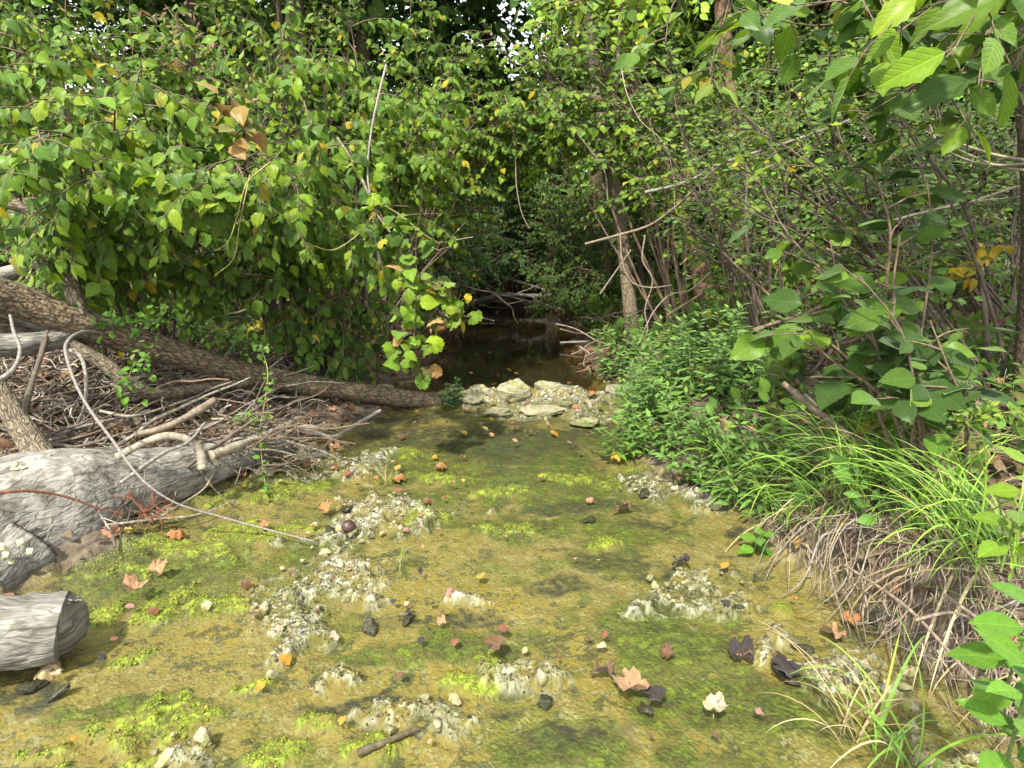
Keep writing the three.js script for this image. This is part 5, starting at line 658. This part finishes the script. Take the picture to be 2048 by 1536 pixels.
// leafy herb stems
function herb(o) {
  const g = root(o.name || 'leafy_herb', o.pos, o.label, 'plant', o.group), r = rng(o.seed), L = o.h, tip = V((r() - .5) * L * .5 + (o.lean || 0) * L, L, (r() - .5) * L * .4 + L * .1);
  const pts = curve([V(0, -.02, 0), V(tip.x * .25, L * .45, tip.z * .25), tip], 10); part('stem', tubeGeo(pts, taper(11, .004, .0015), 5), o.stem || M.greenStem, g);
  const leaves = [], n = o.n; for (let k = 0; k < n; k++) { const t = .2 + .8 * (k + .5) / n, f = t * 10, i = Math.min(9, Math.floor(f)), p = pts[i].clone().lerp(pts[i + 1], f - i), a = k * 2.4 + r() * .6, d = V(Math.cos(a), .35 - .5 * r() + .5 * (t > .85), Math.sin(a)), c = o.pal[Math.floor(r() * o.pal.length)], j = .8 + .1 * Math.floor(r() * 5); leaves.push({ m: leafMatrix(p, d, V(0, 1, .2).addScaledVector(sphereDir(r), .3), o.leaf * (.6 + .5 * r()) * (1.15 - .45 * t), r), c: c.map(x => x * j), g: Math.floor(r() * o.geos.length) }); }
  addLeaves(g, leaves, o.geos, o.parts || 0); return g;
}
{
  const r = rng(333); const HB = 'green herb stand on the right bank', HB2 = 'pale herbs trailing at the right water edge';
  for (let k = 0; k < 95; k++) { const t = r(), u = 1215 + 330 * t + 30 * (r() - .5), v = lerp(745, 895, r()) - 10 * t, p = G(u, v); if (bank(p.x, p.z)[1] < -.02) continue; herb({ pos: p, h: .30 + .34 * r(), lean: -.35 * r(), n: 30, leaf: .12, pal: PAL.herb, geos: LEAF.lance, seed: 2000 + k, label: 'narrow-leaved light green herb stem in the stand on the right bank', group: HB, parts: k < 26 ? 30 : 0 }); }
  for (let k = 0; k < 70; k++) { const z = lerp(-4.7, -2.5, Math.sqrt(r())), x = xR(z) + .02 + .28 * r(), p = onG(x, z); herb({ pos: p, h: .16 + .24 * r(), lean: -.9 * r() - .1, n: 16, leaf: .115, pal: [...PAL.herb, ...PAL.fresh], geos: LEAF.lance, seed: 2600 + k, label: 'light green herb leaning out over the lip of the right bank', group: 'herbs on the lip of the right bank', parts: k < 20 ? 16 : 0 }); }
  for (let k = 0; k < 12; k++) { const p = G(1235 + 130 * r(), 880 + 50 * r()); herb({ pos: p, h: .16 + .12 * r(), lean: -.8, n: 14, leaf: .12, pal: PAL.fresh, geos: LEAF.lance, seed: 2200 + k, label: 'narrow-leaved herb trailing over the water below the herb stand', group: HB2, parts: 14 }); }
  for (let k = 0; k < 46; k++) { const u = 1420 + 620 * r(), v = 690 + 260 * r(), p = G(u, v); herb({ pos: p, h: .2 + .3 * r(), n: 14, leaf: .085, pal: [...PAL.herb, ...PAL.mid], geos: LEAF.ovate, seed: 2300 + k, label: 'broad-leaved weed in the undergrowth of the right bank', group: 'weeds under the right thicket', parts: 6 }); }
  for (let k = 0; k < 16; k++) { const u = 1500 + 500 * r(), v = 930 + 190 * r(), p = G(u, v); herb({ pos: p, h: .1 + .14 * r(), n: 9, leaf: .09, pal: PAL.fresh, geos: LEAF.ovate, seed: 2400 + k, label: 'fresh green seedling among the right bank sedge', group: 'seedlings in the sedge', parts: 9 }); }
  for (const [u, v, d, lab] of [[2035, 1010, 1.45, 'bright yellow-green leafy shoot at the right edge above the roots'], [2040, 1270, 1.15, 'large fresh green toothed plant at the right edge near the bottom'], [2050, 1400, 1.0, 'fresh green leaves cut by the right edge low down']]) { const p = at(u, v, d); p.y -= .18; herb({ name: 'edge_plant', pos: p, h: .3, n: 14, leaf: .13, pal: u < 2040 ? PAL.lime : PAL.fresh, geos: LEAF.elm, seed: u + v, label: lab, parts: 14 }); }
  herb({ name: 'sill_plant', pos: G(905, 812), h: .2, n: 34, leaf: .075, pal: PAL.privet, geos: LEAF.elm, seed: 51, label: 'small grey-green plant growing at the tip of the fallen tree on the sill', parts: 34 });
  for (let k = 0; k < 4; k++) herb({ name: 'sill_plant', pos: G(895 + 8 * k, 815 - 3 * k), h: .13 + .03 * k, n: 22, leaf: .07, pal: PAL.privet, geos: LEAF.elm, seed: 60 + k, label: 'grey-green shoot clustered round the plant on the sill', group: 'shoots on the sill', parts: 22 });
  // creepers with small leaflets on the fallen tree and brush pile
  const creeper = (name, label, list, n, leaf, pal, seed, spread, geos = LEAF.small, stemMat = M.greenStem) => {
    const pts = stickPts(list, 30), base = pts[0].clone(), q = rng(seed), g = root(name, base, label, 'creeper', 'small-leaved creepers'); const loc = pts.map(p => p.clone().sub(base)); part('stem', tubeGeo(loc, taper(31, .0035, .0015), 5), stemMat, g);
    const L = []; for (let k = 0; k < n; k++) { const i = Math.floor(q() * 30), p = loc[i].clone().addScaledVector(sphereDir(q), spread * q()), c = pal[Math.floor(q() * pal.length)], j = .8 + .1 * Math.floor(q() * 5); L.push({ m: leafMatrix(p, sphereDir(q).add(V(0, -.2, .3)), V(0, .8, .6).addScaledVector(sphereDir(q), .5), leaf * (.6 + .6 * q()), q), c: c.map(x => x * j), g: Math.floor(q() * geos.length) }); }
    addLeaves(g, L, geos, 300);
  };
  creeper('creeper', 'bright small-leaved creeper sprawling along the top of the fallen tree', [[190, 640, 3.2], [250, 640, 3.25], [310, 640, 3.3], [340, 610, 3.35]], 120, .05, PAL.fresh, 71, .12);
  creeper('creeper', 'bright small-leaved creeper dangling in front of the sagging branch', [[300, 705, 3.1], [265, 735, 3.05], [255, 770, 3.05], [240, 800, 3.05]], 60, .05, PAL.fresh, 72, .1);
  creeper('creeper', 'small-leaved creeper behind the middle of the fallen tree', [[380, 650, 3.7], [430, 660, 3.75], [480, 680, 3.8], [520, 690, 3.8]], 80, .055, [...PAL.fresh, ...PAL.herb], 73, .13);
  creeper('creeper', 'thin yellow-green creeper hanging over the fallen tree down to the water edge', [[520, 690, 3.5], [535, 740, 3.4], [530, 800, 3.3], [520, 860, 3.2], [525, 930, 3.15], [535, 1000, 3.1]], 70, .04, PAL.fresh, 74, .045, LEAF.small, M.yellowStem);
  creeper('creeper', 'ferny green sprig low on the brush pile beside the hanging creeper', [[515, 830, 3.3], [495, 840, 3.3], [480, 850, 3.3]], 40, .045, PAL.fresh, 75, .07);
  creeper('creeper', 'arching yellow-green spray of tiny leaves in the upper right', [[1740, 300, 2.2], [1830, 255, 2.15], [1920, 228, 2.1], [2030, 222, 2.05]], 90, .03, PAL.lime, 76, .02, LEAF.small, M.yellowStem);
  creeper('creeper', 'ferny yellow-green spray of tiny leaves at the right edge above the grass', [[1910, 830, 1.9], [1960, 828, 1.88], [2000, 826, 1.85], [2060, 822, 1.8]], 90, .03, PAL.lime, 77, .03, LEAF.small, M.yellowStem);
  creeper('withered_spray', 'withered rusty-brown leaf spray hanging in the upper left bushes', [[455, 180, 2.95], [475, 215, 2.95], [490, 250, 2.95], [460, 290, 2.95]], 26, .12, [[.34, .17, .07], [.28, .20, .06], [.42, .26, .10], [.20, .22, .05]], 82, .12, LEAF.ovate, M.brownStick);
  creeper('withered_spray', 'brown dead foliage hanging against the dark gap at the top left', [[330, 10, 4.6], [360, 50, 4.6], [390, 90, 4.6], [400, 130, 4.6]], 90, .10, [[.26, .15, .09], [.20, .12, .075], [.32, .20, .12]], 83, .3, LEAF.lance, M.brownStick);
  creeper('yellow_spray', 'cluster of golden-yellow leaves low in the right thicket near the edge', [[1900, 560, 3.2], [1940, 530, 3.2], [1975, 515, 3.2], [2010, 490, 3.2]], 34, .075, [[.55, .38, .02], [.48, .36, .03], [.60, .44, .04]], 84, .12, LEAF.ovate, M.brownStick);
  // hanging grape leaves on the dead vine in the middle
  creeper('hanging_grape_vine', 'cluster of drooping lobed yellow-green leaves at the tip of the hanging vine', [[815, 540, 3.34], [828, 600, 3.34], [830, 650, 3.34], [822, 700, 3.34], [826, 750, 3.34]], 62, .105, [...PAL.lime, ...PAL.bright, ...PAL.olive, [.45, .25, .10]], 78, .17, LEAF.grape, M.tanVine);
  creeper('hanging_grape_vine', 'lobed leaves hanging right of the dead vine over the pool edge', [[850, 560, 3.5], [880, 590, 3.5], [905, 600, 3.5], [905, 650, 3.5]], 44, .115, [...PAL.bright, ...PAL.olive], 79, .1, LEAF.grape, M.tanVine);
  creeper('hanging_grape_vine', 'lobed leaves along the upper part of the hanging vine', [[700, 300, 3.4], [745, 400, 3.4], [790, 480, 3.4], [830, 560, 3.4]], 50, .115, [...PAL.bright, ...PAL.mid], 80, .2, LEAF.grape, M.tanVine);
  creeper('hanging_grape_vine', 'drooping lobed leaves in a row at the front of the left bushes', [[240, 420, 2.7], [330, 370, 2.7], [420, 390, 2.75], [480, 360, 2.8]], 34, .14, [...PAL.bright, ...PAL.mid], 81, .1, LEAF.grape, M.yellowStem);
}

// ---------------------------------------------------------------- roots hanging from the undercut right bank
{
  const r = rng(515);
  const RT = 'roots hanging from the right bank';
  const zs = []; for (let k = 0; k < 190; k++) zs.push(lerp(-2.3, -1.15, Math.sqrt(r())));
  for (const z of zs) {
    const x0 = xR(z) + .16 + .14 * r(), y0 = height(x0, z) - .01 - .12 * r() * r(), out = .1 + .22 * r(), len = .15 + .4 * r();
    const p = [V(x0 + .05, y0 - .03, z), V(x0 - out * .4, y0 + .02 - .05 * r(), z + (r() - .5) * .2), V(x0 - out * .8, y0 - .1 - .1 * r(), z + (r() - .5) * .3 + .05), V(x0 - out - .05 * r(), Math.max(-.03, y0 - .18 - len * .4), z + (r() - .5) * .4 + .1)];
    top('bank_root', tubeGeo(curve(p, 14), taper(15, .003 + .006 * r() * r(), .0012), 5, { rough: .2, seed: Math.floor(z * 1000) }), [M.brownStick, M.tanVine, M.tanVine, M.greyStick, M.paleStick][Math.floor(r() * 5)], 'thin brown root hanging from the undercut right bank', 'root', RT);
  }
  // hair-fine rootlets and straw on the cut face
  const fg = tubeGeo(curve([V(0, 0, 0), V(.08, -.3, .05), V(-.06, -.65, .02), V(.05, -1, -.05)], 7), taper(8, .02, .006), 4, { cap: false }), fm = [], fc = [], fp = [[.22, .16, .11], [.32, .25, .17], [.14, .10, .07], [.40, .33, .24]];
  for (let k = 0; k < 1500; k++) { const z = lerp(-2.6, -1.0, r()), x = xR(z) - .05 + .34 * r(), y = height(x, z); if (y < .02) continue; const q = .05 + .12 * r(); fm.push(new THREE.Matrix4().compose(V(x - .02, y + .02, z), new THREE.Quaternion().setFromEuler(new THREE.Euler((r() - .5) * 1.4, r() * 6.28, -.5 * r() - .2 + (r() - .5) * 1.2)), V(.5 * q + .05, q, .5 * q + .05))); fc.push(fp[Math.floor(r() * 4)]); }
  inst('rootlets', fg, std({ color: C(1, 1, 1), roughness: .9 }), fm, fc, scene); tag(scene.children[scene.children.length - 1], 'hair-fine rootlets and straw matted on the cut right bank', 'rootlets', null, 'stuff');
  for (const [a, b, c, d, lab] of [[[1890, 1190, 1.75], [1980, 1260, 1.6], [2010, 1330, 1.5], [2080, 1420, 1.4], 'long tan runner trailing down over the roots at the right edge'], [[1690, 1130, 2.1], [1820, 1220, 1.8], [1960, 1370, 1.55], [2070, 1450, 1.4], 'longest tan runner crossing the root tangle to the right edge'], [[1830, 1240, 1.75], [1900, 1225, 1.72], [1960, 1240, 1.65], [2060, 1250, 1.6], 'stout pale root lying level along the right bank']]) stick('bank_root', lab, 'root', [a, b, c, d], .006, .004, M.tanVine, { n: 24 });
}
// ---------------------------------------------------------------- litter and ground cover nobody could count
{
  const r = rng(616), dry = [[.22, .12, .06], [.28, .16, .08], [.16, .095, .055], [.34, .22, .12], [.20, .15, .10], [.12, .08, .05]];
  const D = [lobedGeo(5, .4, { seed: 7, curl: .5, crumple: .2 }), leafGeo({ w: .3, belly: .45, fold: .5, curl: .5, twist: .8, rows: 6 }), leafGeo({ w: .25, belly: .5, fold: .2, curl: -.5, twist: -.6, rows: 6 })];
  const L = D.map(() => [[], []]);
  for (let k = 0; k < 15000; k++) { const near = k < 8500, x = near ? (r() < .5 ? -1 : 1) * (1 + 3.8 * r()) : (r() - .5) * 22, z = near ? -1 - 6.5 * r() : -4 - 11 * r(), d = bank(x, z)[1]; if (d < .02) continue; const i = Math.floor(r() * 3), s = .05 + .06 * r(); L[i][0].push(leafMatrix(V(x, height(x, z) + .008 + .015 * r(), z), V(r() - .5, (r() - .5) * .5, r() - .5), V(0, 1, 0).addScaledVector(sphereDir(r), .5), s, r)); L[i][1].push(dry[Math.floor(r() * 6)].map(c => c * (.7 + .5 * r()))); }
  const lo = new THREE.Group(); lo.name = 'leaf_litter'; tag(lo, 'brown leaf litter covering the soil of both banks', 'leaf litter', null, 'stuff'); scene.add(lo); L.forEach(([m, c], i) => inst('dead_leaves', D[i], dryWhite, m, c, lo));
  const go = new THREE.Group(); go.name = 'ground_cover'; tag(go, 'low green weeds carpeting the banks beneath the bushes', 'ground cover', null, 'stuff'); scene.add(go);
  const gm = [[], [], []], gc = [[], [], []], pal = [...PAL.herb, ...PAL.mid, ...PAL.olive];
  for (let k = 0; k < 5200; k++) { const right = r() < .62, x = right ? 1.0 + 4.6 * r() : -1.4 - 4.5 * r(), z = right ? -1.6 - 9 * r() : -4.2 - 8 * r(), d = bank(x, z)[1]; if (d < .12 || fbm(x * 1.4, z * 1.4, 701, 3) < -.15 || (right && x < 2.2 && z > -2.6 && r() < .6)) continue; const i = Math.floor(r() * 3), s = .10 + .16 * r(), c = pal[Math.floor(r() * pal.length)], j = .7 + .5 * r(); gm[i].push(leafMatrix(V(x, height(x, z) + .01, z), V((r() - .5) * 1.2, .8, (r() - .5) * 1.2), V(0, .3, 1).addScaledVector(sphereDir(r), .6), s, r)); gc[i].push(c.map(q => q * j)); }
  gm.forEach((m, i) => m.length && inst('weeds', SPRIG[i], white, m, gc[i], go));
  // fine twigs
  const tg = tubeGeo(curve([V(-.5, 0, 0), V(-.2, .04, .03), V(.15, -.02, -.04), V(.5, .03, .02)], 8), taper(9, .012, .005), 4), tm = [], tc = [], tw = [[.20, .165, .125], [.13, .10, .07], [.30, .26, .21], [.08, .06, .045]];
  for (let k = 0; k < 2600; k++) { const left = r() < .7, x = left ? -1.5 - 2.6 * r() : 1.2 + 3 * r(), z = left ? -2.3 - 3.2 * r() : -1.5 - 5 * r(), d = bank(x, z)[1]; if (d < 0) continue; const s = .15 + .35 * r() * r(); tm.push(new THREE.Matrix4().compose(V(x, height(x, z) + .01 + (left ? .16 : .04) * r() * r(), z), new THREE.Quaternion().setFromEuler(new THREE.Euler(r() * 6, r() * 6.28, (r() - .5) * .6)), V(s, .35 + .35 * r(), .35 + .3 * r()))); tc.push(tw[Math.floor(r() * 4)]); }
  inst('twig_litter', tg, std({ color: C(1, 1, 1), roughness: .85 }), tm, tc, scene); tag(scene.children[scene.children.length - 1], 'fine dead twigs littering the banks', 'twigs', null, 'stuff');
}
// ---------------------------------------------------------------- fallen leaves one can pick out
{
  const r = rng(717);
  const SY = [lobedGeo(5, .22, { seed: 11, curl: .4, crumple: .3, tooth: .04 }), lobedGeo(5, .2, { seed: 13, curl: -.5, crumple: .32, tooth: .05 }), lobedGeo(3, .28, { seed: 17, curl: .8, crumple: .3, tooth: .04 })], OV = [leafGeo({ w: .36, belly: .45, fold: .3, curl: .2, rows: 8 }), leafGeo({ w: .30, belly: .48, fold: .5, curl: -.3, twist: .6, rows: 8 }), leafGeo({ w: .4, belly: .5, fold: .15, curl: .35, rows: 8 })];
  const CO = { tan: [.40, .235, .13], orange: [.38, .18, .065], red: [.22, .085, .05], brown: [.14, .075, .04], dark: [.035, .025, .025], yellow: [.42, .30, .03], lemon: [.48, .43, .10], pale: [.55, .45, .30], pink: [.38, .20, .18], gold: [.50, .25, .02] };
  const put = (u, v, size, kind, col, label, group, flat = .25) => { const p = G(u, v), set = kind === 's' ? SY : OV, y = Math.max(p.y, -.002) + .006; const m = new THREE.Mesh(set[Math.floor(r() * 3)], tintMat(CO[col], true)); m.name = numbered('fallen_leaf'); m.castShadow = m.receiveShadow = true; m.applyMatrix4(leafMatrix(V(p.x, y + .004 * r(), p.z), V(r() - .5, (r() - .5) * .12, r() - .5), V(0, 1, 0).addScaledVector(sphereDir(r), flat), size * .8, r)); tag(m, label, 'leaf', group); scene.add(m); };
  for (const [u, v, s, k, c, l] of [
    [1235, 1375, .17, 's', 'tan', 'largest tan lobed leaf lying in the lower right shallows'], [1185, 1345, .11, 's', 'brown', 'crumpled brown leaf touching the largest tan leaf'], [1425, 1448, .11, 's', 'pale', 'pale tan lobed leaf with notched tip near the bottom right'], [1655, 1262, .12, 's', 'tan', 'tan lobed leaf standing up near the right bank roots'], [1700, 1258, .08, 's', 'orange', 'small orange leaf beside the standing tan leaf by the roots'],
    [1215, 1308, .06, 'o', 'pale', 'small pale pinkish leaf above the largest tan leaf'], [1345, 1130, .11, 's', 'dark', 'dark wet curled leaf above the right gravel patch'], [1440, 1148, .08, 'o', 'gold', 'golden curled leaf on the right gravel patch'], [1228, 1022, .13, 's', 'brown', 'flat brown leaf on the water in mid creek'], [965, 1168, .08, 'o', 'yellow', 'bright yellow leaf with dark spot in mid creek'],
    [890, 1190, .08, 's', 'pink', 'pinkish leaf beside the bright yellow one in mid creek'], [975, 1310, .10, 's', 'brown', 'brown triangular leaf under water below mid creek'], [990, 1270, .07, 'o', 'red', 'reddish leaf under water below the yellow one'], [560, 1310, .07, 'o', 'gold', 'golden leaf floating over the sand at the lower left'], [535, 1372, .05, 'o', 'gold', 'small golden leaf beside the lime algae at the lower left'],
    [692, 1443, .045, 'o', 'gold', 'tiny golden leaf near the bottom left of the middle'], [135, 1252, .06, 'o', 'gold', 'golden leaf against the log stub'], [240, 1075, .13, 's', 'lemon', 'cream-yellow leaf in the dark water under the grey log'], [345, 1068, .12, 's', 'orange', 'orange leaf at the edge of the lime algae near the grey log'], [285, 1180, .14, 's', 'tan', 'large tan leaf lying on the left algae'],
    [310, 1155, .10, 's', 'tan', 'tan leaf just behind the large one on the left algae'], [300, 1225, .06, 'o', 'red', 'red curled leaf on the left algae'], [410, 1212, .06, 'o', 'pale', 'pale oval leaf on the left algae'], [250, 1222, .05, 'o', 'pink', 'small pink leaf on the left algae'], [78, 1345, .11, 's', 'pale', 'pale pinkish lobed leaf against the underside of the log stub'],
    [645, 1030, .10, 's', 'orange', 'orange lobed leaf at the top of the left gravel bar'], [530, 1068, .08, 's', 'orange', 'orange leaf by the tip of the long bent branch'], [510, 1230, .08, 'o', 'brown', 'brown and orange curled leaf at the left end of the gravel bar'], [500, 1165, .07, 's', 'brown', 'dark brown leaf between sand and gravel bar'], 
    [1350, 1308, .08, 's', 'brown', 'brown leaf in the mossy shallows right of middle'], [1505, 1435, .05, 's', 'pink', 'small mauve leaf in the mossy shallows near the bottom right'], [980, 868, .09, 'o', 'lemon', 'pale yellow leaf floating in the dark mid pool, middle one'], [920, 868, .10, 'o', 'yellow', 'amber leaf floating in the dark mid pool, left one'], [1098, 868, .10, 'o', 'gold', 'golden leaf floating in the dark mid pool, right one'],
    [975, 842, .08, 'o', 'yellow', 'yellow leaf floating below the flat sill ledge'], [1232, 927, .10, 's', 'yellow', 'yellow lobed leaf in the water by the trailing herbs'], [1038, 892, .07, 'o', 'tan', 'brownish leaf floating right of the pale yellow one'], [803, 962, .12, 's', 'orange', 'curled orange leaf beyond the straw tuft'], [870, 935, .11, 's', 'orange', 'rusty lobed leaf beside the green weed patches'],
    [788, 948, .08, 'o', 'yellow', 'yellow leaf in the straw-coloured tuft'], [1510, 1180, .045, 'o', 'lemon', 'tiny lemon leaf on the sand near the right bank'], [1200, 1127, .035, 'o', 'lemon', 'tiny lemon leaf on the sand in mid creek'], [430, 965, .12, 's', 'orange', 'rusty leaf on the water edge below the brush pile, left one'], [480, 958, .12, 's', 'orange', 'rusty leaf on the water edge below the brush pile, right one'], [1175, 790, .14, 's', 'orange', 'orange leaf lodged on the right end of the sill'],
    [1080, 762, .1, 'o', 'gold', 'golden leaf afloat just behind the sill boulders'], [1010, 742, .1, 'o', 'yellow', 'yellow leaf afloat on the dark pool behind the sill'], [1540, 1345, .14, 's', 'dark', 'large black wet leaf in the gravel near the bottom right grass'], [1490, 1330, .12, 's', 'dark', 'black wet leaf left of the larger one near the bottom right grass'], [1290, 1410, .10, 's', 'dark', 'black wet crumpled leaf below the largest tan leaf'],
  ]) put(u, v, s, k, c, l);
  const many = (n, u0, u1, v0, v1, smin, smax, cols, label, group) => { for (let k = 0; k < n; k++) { const c = cols[Math.floor(r() * cols.length)]; put(lerp(u0, u1, r()), lerp(v0, v1, r()), lerp(smin, smax, r()), r() < .45 ? 's' : 'o', c, label, group, .2); } };
  many(30, 560, 900, 930, 1300, .025, .05, ['tan', 'brown', 'pink', 'orange', 'red', 'pale', 'dark'], 'small curled dead leaf caught on the left gravel bar', 'small leaves on the gravel bar');
  many(34, 760, 1180, 825, 1010, .03, .075, ['tan', 'tan', 'brown', 'brown', 'yellow', 'red', 'pink', 'orange'], 'small autumn leaf drifting on the dark water below the sill', 'leaves drifting below the sill');
  many(26, 420, 720, 880, 960, .06, .11, ['orange', 'red', 'tan', 'brown'], 'rusty leaf among twigs at the left water edge', 'rusty leaves at the left water edge');
  many(22, 900, 1240, 760, 830, .05, .1, ['tan', 'orange', 'brown', 'red', 'pink'], 'dead leaf caught between the sill stones', 'leaves on the sill');
  many(20, 930, 1170, 640, 755, .05, .09, ['tan', 'yellow', 'brown', 'pale'], 'small leaf afloat on the dark pool', 'leaves on the pool');
  many(20, 850, 1700, 1030, 1500, .022, .05, ['brown', 'dark', 'tan', 'brown', 'red', 'dark', 'gold'], 'tiny leaf scrap scattered in the right half of the shallows', 'leaf scraps right');
  many(15, 60, 850, 1080, 1520, .02, .045, ['brown', 'dark', 'tan', 'brown', 'red', 'pale', 'gold'], 'tiny leaf scrap scattered in the left half of the shallows', 'leaf scraps left');
}
renderer.render(scene, camera);
